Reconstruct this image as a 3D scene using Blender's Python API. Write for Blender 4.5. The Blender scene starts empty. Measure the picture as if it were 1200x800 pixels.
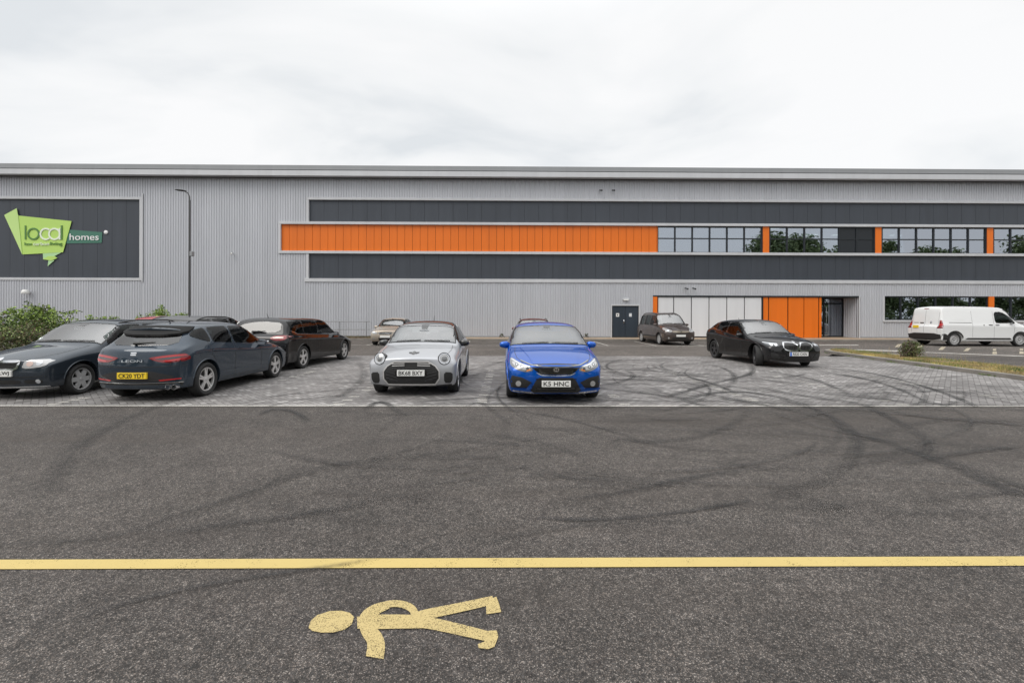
import bpy, bmesh, math, random
from math import radians as R, pi, sin, cos
from mathutils import Vector, Matrix, noise
from mathutils.bvhtree import BVHTree
from mathutils.geometry import delaunay_2d_cdt
random.seed(7)
SC = bpy.context.scene
COL = SC.collection

# ------------------------------------------------------------------ camera
CAM_H, FPX = 1.56, 533.0            # eye height, focal length in pixels of the 1200 px wide photograph
YAW, ROLL = -0.0110, 0.0026
cd = bpy.data.cameras.new('camera'); cam = bpy.data.objects.new('camera', cd); COL.objects.link(cam)
cd.sensor_width = 36.0; cd.lens = 36.0*FPX/1200.0
cd.shift_y = -29.2/1200.0
cd.clip_start = 0.05; cd.clip_end = 3000
cam.matrix_world = (Matrix.Translation((0, 0, CAM_H)) @ Matrix.Rotation(YAW, 4, 'Z')
                    @ Matrix.Rotation(R(90), 4, 'X') @ Matrix.Rotation(ROLL, 4, 'Z'))
SC.camera = cam

# ------------------------------------------------------------------ sky and sun (bright overcast)
SUN_EL, SUN_AZ = R(48), R(228)
w = bpy.data.worlds.new('World'); SC.world = w; w.use_nodes = True
nt = w.node_tree; nt.nodes.clear()
def wn(t, **k):
    n = nt.nodes.new(t)
    for a, v in k.items(): setattr(n, a, v)
    return n
out = wn('ShaderNodeOutputWorld'); bg = wn('ShaderNodeBackground'); bg.inputs[1].default_value = 0.10
sky = wn('ShaderNodeTexSky', sky_type='NISHITA', sun_disc=False, sun_elevation=SUN_EL, sun_rotation=SUN_AZ)
sky.air_density = 1.0; sky.dust_density = 3.0
tc = wn('ShaderNodeTexCoord'); sep = wn('ShaderNodeSeparateXYZ'); nt.links.new(tc.outputs['Generated'], sep.inputs[0])
mx = wn('ShaderNodeMath', operation='MAXIMUM'); nt.links.new(sep.outputs['Z'], mx.inputs[0]); mx.inputs[1].default_value = 0.0
# flat cloud deck: project the direction on a plane high above
dv = wn('ShaderNodeMath', operation='ADD'); nt.links.new(mx.outputs[0], dv.inputs[0]); dv.inputs[1].default_value = 0.22
vd = wn('ShaderNodeVectorMath', operation='DIVIDE'); nt.links.new(tc.outputs['Generated'], vd.inputs[0])
cmb = wn('ShaderNodeCombineXYZ')
for i in range(3): nt.links.new(dv.outputs[0], cmb.inputs[i])
nt.links.new(cmb.outputs[0], vd.inputs[1])
mp = wn('ShaderNodeMapping'); mp.inputs['Scale'].default_value = (0.8, 1.1, 1.0); mp.inputs['Location'].default_value = (0.4, 1.7, 0)
nt.links.new(vd.outputs[0], mp.inputs[0])
nz = wn('ShaderNodeTexNoise'); nz.inputs['Scale'].default_value = 1.15; nz.inputs['Detail'].default_value = 5; nz.inputs['Roughness'].default_value = .5; nz.inputs['Distortion'].default_value = .5
nt.links.new(mp.outputs[0], nz.inputs['Vector'])
cr = wn('ShaderNodeValToRGB')
cr.color_ramp.elements[0].position = .36; cr.color_ramp.elements[0].color = (6.7, 6.95, 7.15, 1)
cr.color_ramp.elements[1].position = .56; cr.color_ramp.elements[1].color = (8.5, 8.5, 8.5, 1)
e = cr.color_ramp.elements.new(.46); e.color = (7.9, 8.0, 8.05, 1)
nt.links.new(nz.outputs['Fac'], cr.inputs[0])
# overcast sky: brighter towards the zenith
gr = wn('ShaderNodeMapRange'); gr.interpolation_type = 'SMOOTHSTEP'
gr.inputs['From Min'].default_value = .50; gr.inputs['From Max'].default_value = 1.0; gr.inputs['To Min'].default_value = 1.0; gr.inputs['To Max'].default_value = 2.5
nt.links.new(mx.outputs[0], gr.inputs['Value'])
ml = wn('ShaderNodeVectorMath', operation='SCALE'); nt.links.new(cr.outputs[0], ml.inputs[0]); nt.links.new(gr.outputs[0], ml.inputs['Scale'])
mixs = wn('ShaderNodeMix', data_type='RGBA'); mixs.inputs[0].default_value = .93
nt.links.new(sky.outputs[0], mixs.inputs[6]); nt.links.new(ml.outputs[0], mixs.inputs[7])
nt.links.new(mixs.outputs[2], bg.inputs[0]); nt.links.new(bg.outputs[0], out.inputs[0])

sd = bpy.data.lights.new('sun', 'SUN'); sd.energy = 1.3; sd.angle = R(38); sd.color = (1.0, .96, .9)
sun = bpy.data.objects.new('sun', sd); COL.objects.link(sun)
sdir = Vector((sin(SUN_AZ)*cos(SUN_EL), cos(SUN_AZ)*cos(SUN_EL), sin(SUN_EL)))   # towards the sun
sun.rotation_euler = sdir.to_track_quat('Z', 'Y').to_euler(); sun.location = (0, 0, 30)

SC.view_settings.view_transform = 'Standard'; SC.view_settings.look = 'None'
SC.view_settings.gamma = 1; SC.view_settings.exposure = 0.26; SC.view_settings.use_curve_mapping = False
SC.cycles.max_bounces = 6; SC.cycles.transparent_max_bounces = 12
SC.cycles.use_denoising = True

# ------------------------------------------------------------------ materials
M = {}
def pm(name, col, rough=.5, metal=0., coat=0., ior=1.5, spec=.5, emit=None, es=0, trans=0, coat_rough=.03):
    m = bpy.data.materials.new(name); m.use_nodes = True
    b = m.node_tree.nodes['Principled BSDF']
    b.inputs['Base Color'].default_value = (*col, 1); b.inputs['Roughness'].default_value = rough
    b.inputs['Metallic'].default_value = metal; b.inputs['Coat Weight'].default_value = coat; b.inputs['Coat Roughness'].default_value = coat_rough
    b.inputs['IOR'].default_value = ior; b.inputs['Specular IOR Level'].default_value = spec
    b.inputs['Transmission Weight'].default_value = trans
    if emit: b.inputs['Emission Color'].default_value = (*emit, 1); b.inputs['Emission Strength'].default_value = es
    M[name] = m; return m
class NT:
    def __init__(s, m): s.t = m.node_tree; s.b = s.t.nodes['Principled BSDF']
    def n(s, ty, ins=None, **k):
        n = s.t.nodes.new(ty)
        for a, v in k.items(): setattr(n, a, v)
        for a, v in (ins or {}).items():
            if isinstance(v, bpy.types.NodeSocket): s.t.links.new(v, n.inputs[a])
            else: n.inputs[a].default_value = v
        return n
    def m(s, op, a, b=0., c=0.): return s.n('ShaderNodeMath', {0: a, 1: b, 2: c}, operation=op).outputs[0]
    def l(s, a, b): s.t.links.new(a, b)
    def mix(s, f, a, b, bt='MIX'):
        n = s.n('ShaderNodeMix', {0: f}, data_type='RGBA', blend_type=bt)
        for i, v in ((6, a), (7, b)):
            if isinstance(v, bpy.types.NodeSocket): s.l(v, n.inputs[i])
            else: n.inputs[i].default_value = (*v, 1)
        return n.outputs[2]
    def ramp(s, f, stops):
        n = s.n('ShaderNodeValToRGB', {0: f}); r = n.color_ramp
        for i, (p, c) in enumerate(stops):
            e = r.elements[i] if i < 2 else r.elements.new(p)
            e.position = p; e.color = (*c, 1) if len(c) == 3 else c
        return n.outputs[0]
    def noise(s, vec, sc, det=2, ro=.5, dist=0): return s.n('ShaderNodeTexNoise', {'Vector': vec, 'Scale': sc, 'Detail': det, 'Roughness': ro, 'Distortion': dist}).outputs['Fac']
    def obj(s): return s.n('ShaderNodeTexCoord').outputs['Object']
    def pos(s): return s.n('ShaderNodeNewGeometry').outputs['Position']
    def bump(s, h, st=.3, d=.01):
        s.l(s.n('ShaderNodeBump', {'Height': h, 'Strength': st, 'Distance': d}).outputs[0], s.b.inputs['Normal'])
def g(v): return (v, v, v)

# ------------------------------------------------------------------ object helpers
def link(o, parent=None):
    COL.objects.link(o)
    if parent: o.parent = parent
    return o
def tag(o, label=None, cat=None, group=None, kind=None):
    if label: o['label'] = label
    if cat: o['category'] = cat
    if group: o['group'] = group
    if kind: o['kind'] = kind
    return o
def empty(name, loc=(0, 0, 0), rz=0):
    o = bpy.data.objects.new(name, None); o.location = loc; o.rotation_euler = (0, 0, rz); o.empty_display_size = .2
    return link(o)
def mesh_obj(name, vs, fs, mat, parent=None, smooth=False, mats=None, mi=None):
    me = bpy.data.meshes.new(name); me.from_pydata([tuple(v) for v in vs], [], fs)
    for m in (mats or [mat]): me.materials.append(M[m] if isinstance(m, str) else m)
    if mi: me.polygons.foreach_set('material_index', mi)
    if smooth: me.polygons.foreach_set('use_smooth', [True]*len(me.polygons))
    me.update()
    return link(bpy.data.objects.new(name, me), parent)
class MB:
    """collects simple shapes into ONE mesh"""
    def __init__(s): s.v = []; s.f = []; s.sm = []; s.mi = []; s.cur = 0
    def add(s, vs, fs, smooth=False):
        n = len(s.v); s.v += [Vector(v) for v in vs]; s.f += [tuple(i+n for i in f) for f in fs]
        s.sm += [smooth]*len(fs); s.mi += [s.cur]*len(fs); return s
    def box(s, x0, x1, y0, y1, z0, z1):
        vs = [(x, y, z) for z in (z0, z1) for y in (y0, y1) for x in (x0, x1)]
        return s.add(vs, [(0, 2, 3, 1), (4, 5, 7, 6), (0, 1, 5, 4), (2, 6, 7, 3), (0, 4, 6, 2), (1, 3, 7, 5)])
    def prism(s, poly, y0, y1):
        """polygon in (x,z) thickened along y, front at y0"""
        n = len(poly); a = sum(poly[i][0]*poly[(i+1) % n][1]-poly[(i+1) % n][0]*poly[i][1] for i in range(n))
        if a < 0: poly = poly[::-1]
        vs = [(x, y0, z) for x, z in poly]+[(x, y1, z) for x, z in poly]
        return s.add(vs, [tuple(range(n)), tuple(range(2*n-1, n-1, -1))]+[(i, i+n, (i+1) % n+n, (i+1) % n) for i in range(n)])
    def tube(s, pts, r, n=8, closed=False, caps=True):
        pts = [Vector(p) for p in pts]; k = len(pts); rings = []
        rr = r if isinstance(r, (list, tuple)) else [r]*k
        ref = Vector((0, 0, 1))
        d0 = (pts[1]-pts[0]).normalized()
        if abs(d0.dot(ref)) > .9: ref = Vector((1, 0, 0))
        u = d0.cross(ref).normalized(); vs = []
        for i, p in enumerate(pts):
            a = pts[i-1] if (i or closed) else pts[0]; b = pts[(i+1) % k] if (i < k-1 or closed) else pts[-1]
            d = (b-a).normalized(); u = (u-d*u.dot(d)).normalized(); v = d.cross(u)
            vs += [p+(u*cos(2*pi*j/n)+v*sin(2*pi*j/n))*rr[i] for j in range(n)]
        fs = []
        for i in range(k if closed else k-1):
            for j in range(n):
                a, b = i*n+j, i*n+(j+1) % n; c, d = ((i+1) % k)*n+(j+1) % n, ((i+1) % k)*n+j
                fs.append((a, b, c, d))
        if caps and not closed: fs += [tuple(range(n-1, -1, -1)), tuple(range((k-1)*n, k*n))]
        return s.add(vs, fs, True)
    def lathe(s, prof, axis='x', seg=28, c=(0, 0, 0), closed=False):
        """profile of (radius, along-axis)"""
        vs = []; n = len(prof); c = Vector(c)
        for i in range(seg):
            a = 2*pi*i/seg
            for r, t in prof:
                p = {'x': (t, r*cos(a), r*sin(a)), 'y': (r*sin(a), t, r*cos(a)), 'z': (r*cos(a), r*sin(a), t)}[axis]
                vs.append(c+Vector(p))
        fs = []
        for i in range(seg):
            j = (i+1) % seg
            for k in range(n if closed else n-1): fs.append((i*n+k, j*n+k, j*n+(k+1) % n, i*n+(k+1) % n))
        return s.add(vs, fs, True)
    def build(s, name, mat, parent=None, mats=None, bevel=0, fix=True):
        me = bpy.data.meshes.new(name); me.from_pydata([tuple(v) for v in s.v], [], s.f)
        for m in (mats or [mat]): me.materials.append(M[m])
        me.polygons.foreach_set('material_index', s.mi); me.polygons.foreach_set('use_smooth', s.sm)
        if fix:
            bm = bmesh.new(); bm.from_mesh(me); bmesh.ops.recalc_face_normals(bm, faces=bm.faces)
            for e in bm.edges:
                if len(e.link_faces) == 2 and e.calc_face_angle(0) > R(38): e.smooth = False
            bm.to_mesh(me); bm.free()
        o = link(bpy.data.objects.new(name, me), parent)
        if bevel:
            md = o.modifiers.new('bevel', 'BEVEL'); md.width = bevel; md.segments = 2; md.limit_method = 'ANGLE'
        return o
def text_mesh(name, body, size, mat, parent, mw, fit_w=None, fit_h=None, extrude=.001, bold=0, shear=0):
    """lettering as a mesh; local plane is x right, z up, facing -y; mw = matrix local to parent"""
    c = bpy.data.curves.new(name, 'FONT'); c.body = body; c.size = size; c.align_x = 'CENTER'; c.align_y = 'CENTER'
    c.extrude = extrude; c.offset = bold; c.shear = shear; c.resolution_u = 3
    o = bpy.data.objects.new(name, c); COL.objects.link(o); bpy.context.view_layer.update()
    me = bpy.data.meshes.new_from_object(o.evaluated_get(bpy.context.evaluated_depsgraph_get()))
    bpy.data.objects.remove(o); bpy.data.curves.remove(c)
    xs = [v.co.x for v in me.vertices]; ys = [v.co.y for v in me.vertices]
    cx, cy = (min(xs)+max(xs))/2, (min(ys)+max(ys))/2
    sx = fit_w/(max(xs)-min(xs)) if fit_w else 1; sy = fit_h/(max(ys)-min(ys)) if fit_h else sx
    if not fit_w: sx = sy
    me.transform(Matrix.Diagonal((sx, sy, 1, 1)) @ Matrix.Translation((-cx, -cy, 0)))
    me.transform(Matrix.Rotation(R(90), 4, 'X')); me.materials.clear(); me.materials.append(M[mat])
    me.transform(mw); me.name = name
    return link(bpy.data.objects.new(name, me), parent)
# ------------------------------------------------------------------ the material library
pm('glass_car', (.010, .014, .015), .03, 0, 0, ior=1.40, spec=.42)
pm('black_plastic', g(.018), .5); pm('black_trim', g(.006), .6, spec=.2); pm('black_gloss', g(.008), .12, 0, .6); pm('rubber', g(.022), .8)
pm('chrome', (.75, .76, .78), .12, 1.0); pm('alloy', (.62, .61, .60), .34, .5); pm('alloy_dark', (.10, .10, .105), .35, .8)
pm('steel_cap', (.48, .48, .48), .45, .4)
pm('lamp_lens', (.42, .42, .42), .15, .25, 1.0, ior=1.5); pm('lamp_grey', (.17, .175, .18), .15, .3, 1.0); pm('lamp_dark', (.06, .065, .07), .1, .3, 1.0)
pm('lamp_white', (.62, .64, .67), .12, .5, 1.0); pm('indicator', (.8, .25, .03), .2, 0, 1.0)
pm('lamp_red', (.20, .005, .007), .12, 0, 1.0); pm('lamp_red_light', (.50, .025, .03), .12, 0, 1.0); pm('lamp_clear', (.6, .45, .4), .15, 0, 1.0)
pm('plate_white', (.72, .72, .70), .4); pm('plate_yellow', (.80, .56, .03), .4); pm('plate_blue', (.02, .12, .5), .4); pm('plate_ink', g(.012), .5)
pm('interior', g(.022), .8); pm('seat_cloth', g(.035), .9)
def car_glass(name, tint, ior, lo):
    m = bpy.data.materials.new(name); m.use_nodes = True; M[name] = m; t = m.node_tree; t.nodes.clear()
    o_ = t.nodes.new('ShaderNodeOutputMaterial'); mi_ = t.nodes.new('ShaderNodeMixShader'); tr = t.nodes.new('ShaderNodeBsdfTransparent'); gl = t.nodes.new('ShaderNodeBsdfGlossy'); fr = t.nodes.new('ShaderNodeFresnel')
    tr.inputs[0].default_value = (*tint, 1); gl.inputs['Roughness'].default_value = .015; fr.inputs[0].default_value = ior
    mr = t.nodes.new('ShaderNodeMapRange'); mr.inputs['To Min'].default_value = lo; t.links.new(fr.outputs[0], mr.inputs['Value']); t.links.new(mr.outputs[0], mi_.inputs[0])
    t.links.new(tr.outputs[0], mi_.inputs[1]); t.links.new(gl.outputs[0], mi_.inputs[2]); t.links.new(mi_.outputs[0], o_.inputs[0])
car_glass('glass_car', (.42, .47, .45), 1.34, .0); car_glass('glass_screen', (.66, .72, .70), 2.3, .16); car_glass('glass_rear', (.20, .22, .22), 1.6, .06); pm('brake_disc', g(.08), .6, .4)
def paint(name, col, metal=.35, rough=.26):
    m = pm(name, col, rough, metal, 1.0, spec=.0)
    n = NT(m); p = n.obj()
    f = n.noise(p, 3.0, 3, .6)                           # road dust, low on the body
    z = n.n('ShaderNodeSeparateXYZ', {0: p}).outputs[2]
    low = n.n('ShaderNodeMapRange', {'Value': z, 'From Min': .50, 'From Max': .18, 'To Min': 0., 'To Max': .16}).outputs[0]
    d = n.m('MULTIPLY', low, f)
    n.l(n.mix(d, col, (.13, .115, .10)), n.b.inputs['Base Color'])
    n.l(n.m('ADD', n.m('MULTIPLY', d, .8), rough), n.b.inputs['Roughness'])
    n.l(n.m('SUBTRACT', 1.0, n.m('MULTIPLY', d, 1.3)), n.b.inputs['Coat Weight'])
    return m
paint('paint_slate', (.030, .044, .062)); paint('paint_slate_dark', (.034, .044, .057)); paint('paint_black', (.007, .007, .008), .2)
paint('paint_silver', (.40, .41, .43), .4, .28); paint('paint_blue', (.004, .085, .42), .45, .25); paint('paint_sapphire', (.010, .010, .011), .25)
paint('paint_beige', (.42, .37, .31), .4); paint('paint_brown', (.085, .068, .062), .4); paint('paint_maroon', (.10, .02, .02), .3)
paint('paint_red', (.35, .03, .03), .2); paint('paint_graphite', (.05, .05, .053), .3); paint('paint_white', (.74, .75, .75), 0, .35)
# ------------------------------------------------------------------ ground surfaces
def ground_pt(px, py, z=0.):
    """point of the photograph -> the place on the ground it shows (for reading distances off the picture)"""
    v = cam.matrix_world.to_3x3() @ Vector(((px-600)/FPX, -((py-400)+29.2)/FPX, -1.)); v2 = v
    t = (z-CAM_H)/v2.z; return Vector((v2.x*t, v2.y*t))
def asphalt(name, base, light, sc=1.0, wear=.5):
    m = pm(name, base, .85, spec=.35); n = NT(m); p = n.pos()
    v = n.n('ShaderNodeTexVoronoi', {'Vector': p, 'Scale': 150*sc}); c = n.n('ShaderNodeSeparateColor', {0: v.outputs['Color']}).outputs[0]
    st = n.ramp(c, [(0., tuple(x*.22 for x in base)), (.35, tuple(x*.55 for x in base)), (.60, tuple(x*1.15 for x in base)), (.84, tuple(x*2.0 for x in base)), (.99, light)])
    d = n.m('GREATER_THAN', n.m('MULTIPLY', v.outputs['Distance'], 1.0), .46)
    st = n.mix(n.m('MULTIPLY', d, .85), st, tuple(x*.22 for x in base))
    v2 = n.n('ShaderNodeTexVoronoi', {'Vector': p, 'Scale': 330*sc}); c2 = n.n('ShaderNodeSeparateColor', {0: v2.outputs['Color']}).outputs[1]
    st = n.mix(.22, st, n.ramp(c2, [(0, g(.018)), (.7, g(.10)), (1., g(.30))]))
    big = n.noise(p, .22, 4, .6); mid_ = n.noise(p, 1.7, 4, .65)
    s1 = n.n('ShaderNodeMapRange', {'Value': big, 'From Min': .3, 'From Max': .7, 'To Min': .72, 'To Max': 1.28}).outputs[0]
    s2 = n.n('ShaderNodeMapRange', {'Value': mid_, 'From Min': .3, 'From Max': .7, 'To Min': .84, 'To Max': 1.16}).outputs[0]
    def grain(sc_, ch, lo, hi):
        v_ = n.n('ShaderNodeTexVoronoi', {'Vector': p, 'Scale': sc_}); return n.n('ShaderNodeMapRange', {'Value': n.n('ShaderNodeSeparateColor', {0: v_.outputs['Color']}).outputs[ch], 'To Min': lo, 'To Max': hi}).outputs[0]
    k = n.m('MULTIPLY', n.m('MULTIPLY', s1, s2), n.m('MULTIPLY', grain(70., 0, .66, 1.34), n.m('MULTIPLY', grain(32., 1, .84, 1.16), grain(14., 2, .90, 1.10))))
    mlt = n.n('ShaderNodeVectorMath', {0: st, 'Scale': k}, operation='SCALE').outputs[0]
    # tyre-worn streaks that run along the road
    mp_ = n.n('ShaderNodeMapping', {'Vector': p, 'Scale': (.07, .9, 1)}); wv = n.noise(mp_.outputs[0], 1.3, 4, .6, .4)
    wf = n.n('ShaderNodeMapRange', {'Value': wv, 'From Min': .50, 'From Max': .72, 'To Min': 0, 'To Max': wear}).outputs[0]
    n.l(n.mix(wf, mlt, tuple(x*.55 for x in base)), n.b.inputs['Base Color'])
    n.bump(n.m('ADD', v.outputs['Distance'], n.m('MULTIPLY', v2.outputs['Distance'], .4)), .5, .006)
    return m
asphalt('asphalt', (.096, .079, .067), (.31, .275, .245)); asphalt('asphalt_far', (.15, .126, .107), (.32, .29, .26), wear=.3)
MB().add([(-900, -700, 0), (900, -700, 0), (900, 900, 0), (-900, 900, 0)], [(0, 1, 2, 3)]).build('asphalt_ground', 'asphalt', fix=False); tag(COL.objects['asphalt_ground'], kind='structure')
# block paving, herringbone
m = pm('block_paving', (.2, .19, .185), .8); n = NT(m); p = n.pos()
mp_ = n.n('ShaderNodeMapping', {'Vector': p, 'Scale': (10, 10, 1), 'Rotation': (0, 0, R(45))})
sx = n.n('ShaderNodeSeparateXYZ', {0: mp_.outputs[0]}); X, Y = sx.outputs[0], sx.outputs[1]
i_, j_ = n.m('FLOOR', X), n.m('FLOOR', Y); fx, fy = n.m('FRACT', X), n.m('FRACT', Y)
k_ = n.m('FLOORED_MODULO', n.m('SUBTRACT', i_, j_), 4.)
def eq(v): return n.m('COMPARE', k_, v, .1)
k1, k2, k3 = eq(1.), eq(2.), eq(3.); vert = n.m('GREATER_THAN', k_, 1.5); hor = n.m('SUBTRACT', 1., vert)
lx = n.m('ADD', fx, k1); ly = n.m('ADD', fy, k2)
wx = n.m('ADD', 1., hor); wy = n.m('ADD', 1., vert)
dx = n.m('MINIMUM', lx, n.m('SUBTRACT', wx, lx)); dy = n.m('MINIMUM', ly, n.m('SUBTRACT', wy, ly)); de = n.m('MINIMUM', dx, dy)
idv = n.n('ShaderNodeCombineXYZ', {0: n.m('SUBTRACT', i_, k1), 1: n.m('SUBTRACT', j_, k2), 2: vert})
rnd = n.n('ShaderNodeTexWhiteNoise', {'Vector': idv.outputs[0]}, noise_dimensions='3D').outputs['Value']
bc = n.ramp(rnd, [(0., (.14, .133, .13)), (.4, (.185, .175, .170)), (.85, (.225, .215, .21)), (1., (.31, .30, .29))])
joint = n.n('ShaderNodeMapRange', {'Value': de, 'From Min': .03, 'From Max': .11, 'To Min': .85, 'To Max': 0.}).outputs[0]
big = n.noise(p, .45, 5, .65, .6); 
k = n.n('ShaderNodeMapRange', {'Value': big, 'From Min': .32, 'From Max': .68, 'To Min': .74, 'To Max': 1.22}).outputs[0]
mp2 = n.n('ShaderNodeMapping', {'Vector': p, 'Scale': (.5, 1.6, 1), 'Rotation': (0, 0, .3)}); k2_ = n.noise(mp2.outputs[0], 1.1, 5, .7, 1.0)
kk = n.m('MULTIPLY', k, n.n('ShaderNodeMapRange', {'Value': k2_, 'From Min': .35, 'From Max': .65, 'To Min': .78, 'To Max': 1.18}).outputs[0])
c_ = n.n('ShaderNodeVectorMath', {0: bc, 'Scale': kk}, operation='SCALE').outputs[0]
n.l(n.mix(joint, c_, (.055, .05, .045)), n.b.inputs['Base Color'])
n.bump(n.m('MINIMUM', de, .15), .6, .02)
Y0, Y1 = 7.93, 17.95
VX = 13.2
pav = MB(); pav.add([(-26, Y0, .004), (VX+.5, Y0, .004), (VX+.55, Y1+1.1, .004), (VX-.4, Y1+.1, .004), (10, Y1, .004), (-26, Y1, .004)], [(0, 1, 2, 3, 4, 5)]); tag(pav.build('block_paving', 'block_paving', fix=False), kind='structure')
# aisle between the paving and the far bays
aisle = MB(); aisle.add([(-60, Y1, .004), (10, Y1, .004), (VX-.4, Y1+.1, .004), (90, Y1+.1, .004), (90, 29.2, .004), (-60, 29.2, .004)], [(0, 1, 2, 3, 4, 5)]); tag(aisle.build('far_road', 'asphalt_far', fix=False), kind='structure')
# paint for lines
def line_mat(name, col, wear0, wear1, sc=40, patch=.9):
    m = pm(name, col, .7); n = NT(m); p = n.pos()
    v = n.n('ShaderNodeTexVoronoi', {'Vector': p, 'Scale': 210}); c = n.n('ShaderNodeSeparateColor', {0: v.outputs['Color']}).outputs[1]
    b = n.noise(p, patch*6, 4, .6)
    f = n.n('ShaderNodeMapRange', {'Value': n.m('ADD', c, n.m('MULTIPLY', b, .9)), 'From Min': wear0, 'From Max': wear1, 'To Min': 1., 'To Max': 0.}).outputs[0]
    n.l(f, n.b.inputs['Alpha'])
    n.l(n.mix(n.noise(p, 2.2, 3), col, tuple(x*.86 for x in col)), n.b.inputs['Base Color']); n.bump(v.outputs['Distance'], .3, .004)
line_mat('yellow_line', (.52, .40, .145), 1.42, 1.6); line_mat('yellow_worn', (.48, .375, .165), 1.0, 1.75); line_mat('white_worn', (.50, .48, .44), .95, 1.25); line_mat('white_line', (.52, .50, .46), 1.1, 1.35); line_mat('cream_line', (.52, .46, .34), 1.0, 1.3)
def strip(name, pts, z, mat, kind='structure'):
    b = MB(); b.add([(x, y, z) for x, y in pts], [tuple(range(len(pts)))]); o = b.build(name, mat, fix=False); tag(o, kind=kind); return o
strip('yellow_line', [(-30, 2.822), (60, 2.822), (60, 2.932), (-30, 2.932)], .006, 'yellow_line')
strip('paving_edge_line', [(-26, 7.86), (VX+.5, 7.86), (VX+.5, 7.94), (-26, 7.94)], .010, 'white_line')
# painted walking figure, lying on its side as seen from here
def fig(pts, z=.006): return [ground_pt(x, y, z) for x, y in pts]
b = MB()
def poly2(pts, z):
    q = fig(pts, z); b.add([(v.x, v.y, z) for v in q], [tuple(range(len(q)))])
def path2(pts, ws, z, sm=2):
    P_ = [Vector(p) for p in pts]; W_ = list(ws)
    for _ in range(sm):
        q = [P_[0]]; u = [W_[0]]
        for i in range(len(P_)-1): q += [P_[i].lerp(P_[i+1], .25), P_[i].lerp(P_[i+1], .75)]; u += [W_[i]*.75+W_[i+1]*.25, W_[i]*.25+W_[i+1]*.75]
        q.append(P_[-1]); u.append(W_[-1]); P_, W_ = q, u
    vs = []
    for i, p in enumerate(P_):
        d = (P_[min(i+1, len(P_)-1)]-P_[max(i-1, 0)]).normalized(); nn = Vector((-d.y, d.x))*W_[i]/2
        for e in (p+nn, p-nn):
            v = ground_pt(e.x, e.y, z); vs.append((v.x, v.y, z))
    b.add(vs, [(2*i, 2*i+2, 2*i+3, 2*i+1) for i in range(len(P_)-1)])
poly2([(361.5, 735), (364, 727), (372, 720), (386, 715.5), (400, 715), (410, 717.5), (415, 722.5), (412, 731), (404, 737), (390, 740.5), (376, 740.5), (366, 738.5)], .006)
path2([(418.5, 729), (438, 728), (470, 727.5), (497, 728)], [14, 17, 16.5, 15], .0060, 1)                     # trunk
path2([(439, 769.8), (441, 758), (440, 748), (431, 738), (427, 724), (440, 713), (455, 708)], [21, 21, 20, 18, 16, 13, 9], .0061)  # shoulders and arm down
path2([(440, 713), (452, 707.5), (466, 706), (480, 710), (486, 716), (485, 724)], [9, 8, 8, 9, 9, 8], .0062)     # bent arm
path2([(486, 723), (500, 719), (535, 712), (578, 702.5)], [12, 12, 11, 10], .0063)
poly2([(569.5, 704), (581.5, 698.5), (584.5, 706), (587.5, 716.5), (570, 719)], .0064)
path2([(490, 728), (508, 730), (545, 738.5), (570, 744.5)], [13, 14, 13, 12], .0065)
poly2([(566, 738.5), (582, 738), (584, 745), (579.5, 757), (572, 760), (561, 758.5), (560, 754), (568, 751)], .0066)
o = b.build('pedestrian_marking', 'yellow_worn', fix=False); tag(o, 'worn yellow painted walking figure on the asphalt, below the long yellow line', 'road marking')
# bay dividers of pale blocks in the paving
b = MB()
random.seed(3)
for x in (-8.0, -5.5, -3.0, -.5, 2.05, 4.55, 7.05, 9.55):
    y = Y0+.1
    while y < 13.0:
        if random.random() < .62: b.box(x-.05+random.uniform(-.01, .01), x+.14, y, y+.09, .003, .0075)
        y += .19 if random.random() < .5 else .38
tag(b.build('bay_divider_blocks', 'white_worn', fix=False), kind='structure')
# far bays: front line, dividers
b = MB()
b.add([(-26, 24.3, .009), (12.4, 24.3, .009), (12.4, 24.42, .009), (-26, 24.42, .009)], [(0, 1, 2, 3)])
for k in range(-7, 4):
    x = 5.45+2.59*k; 
    if x < 12.5: b.add([(x-.05, 24.42, .009), (x+.05, 24.42, .009), (x+.05, 28.6, .009), (x-.05, 28.6, .009)], [(0, 1, 2, 3)])
tag(b.build('far_bay_lines', 'white_line', fix=False), kind='structure')
# right hand aisle: long white line and short ticks by the van
b = MB()
def q(pts): 
    v = [ground_pt(x, y, .009) for x, y in pts]; b.add([(t.x, t.y, .009) for t in v], [(0, 1, 2, 3)])
q([(960, 404.6), (1006, 404.6), (1006, 403.8), (960, 403.8)]); q([(992, 410.0), (1058, 411.8), (1058, 410.6), (992, 409.0)]); q([(1085, 413.0), (1200, 417.6), (1200, 416.8), (1085, 412.4)])
tag(b.build('aisle_lines', 'white_line', fix=False), kind='structure')
b = MB()
for x, y in ((1053, 404.8), (1077, 406.2), (1104, 408), (1133.5, 409.5)):
    q([(x-4.5, y+1.8), (x+.5, y+1.8), (x+4.5, y-1.8), (x-.5, y-1.8)])
for x, y in ((1165.5, 410), (1197, 409.6)): q([(x-2, y+.8), (x+2, y+.8), (x+1.8, y-1.3), (x-1.8, y-1.3)]); q([(x-2.5, y+4.8), (x+3, y+4.8), (x+2.4, y+2.0), (x-2.2, y+2.0)])
tag(b.build('bay_tick_marks', 'cream_line', fix=False), kind='structure')
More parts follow.
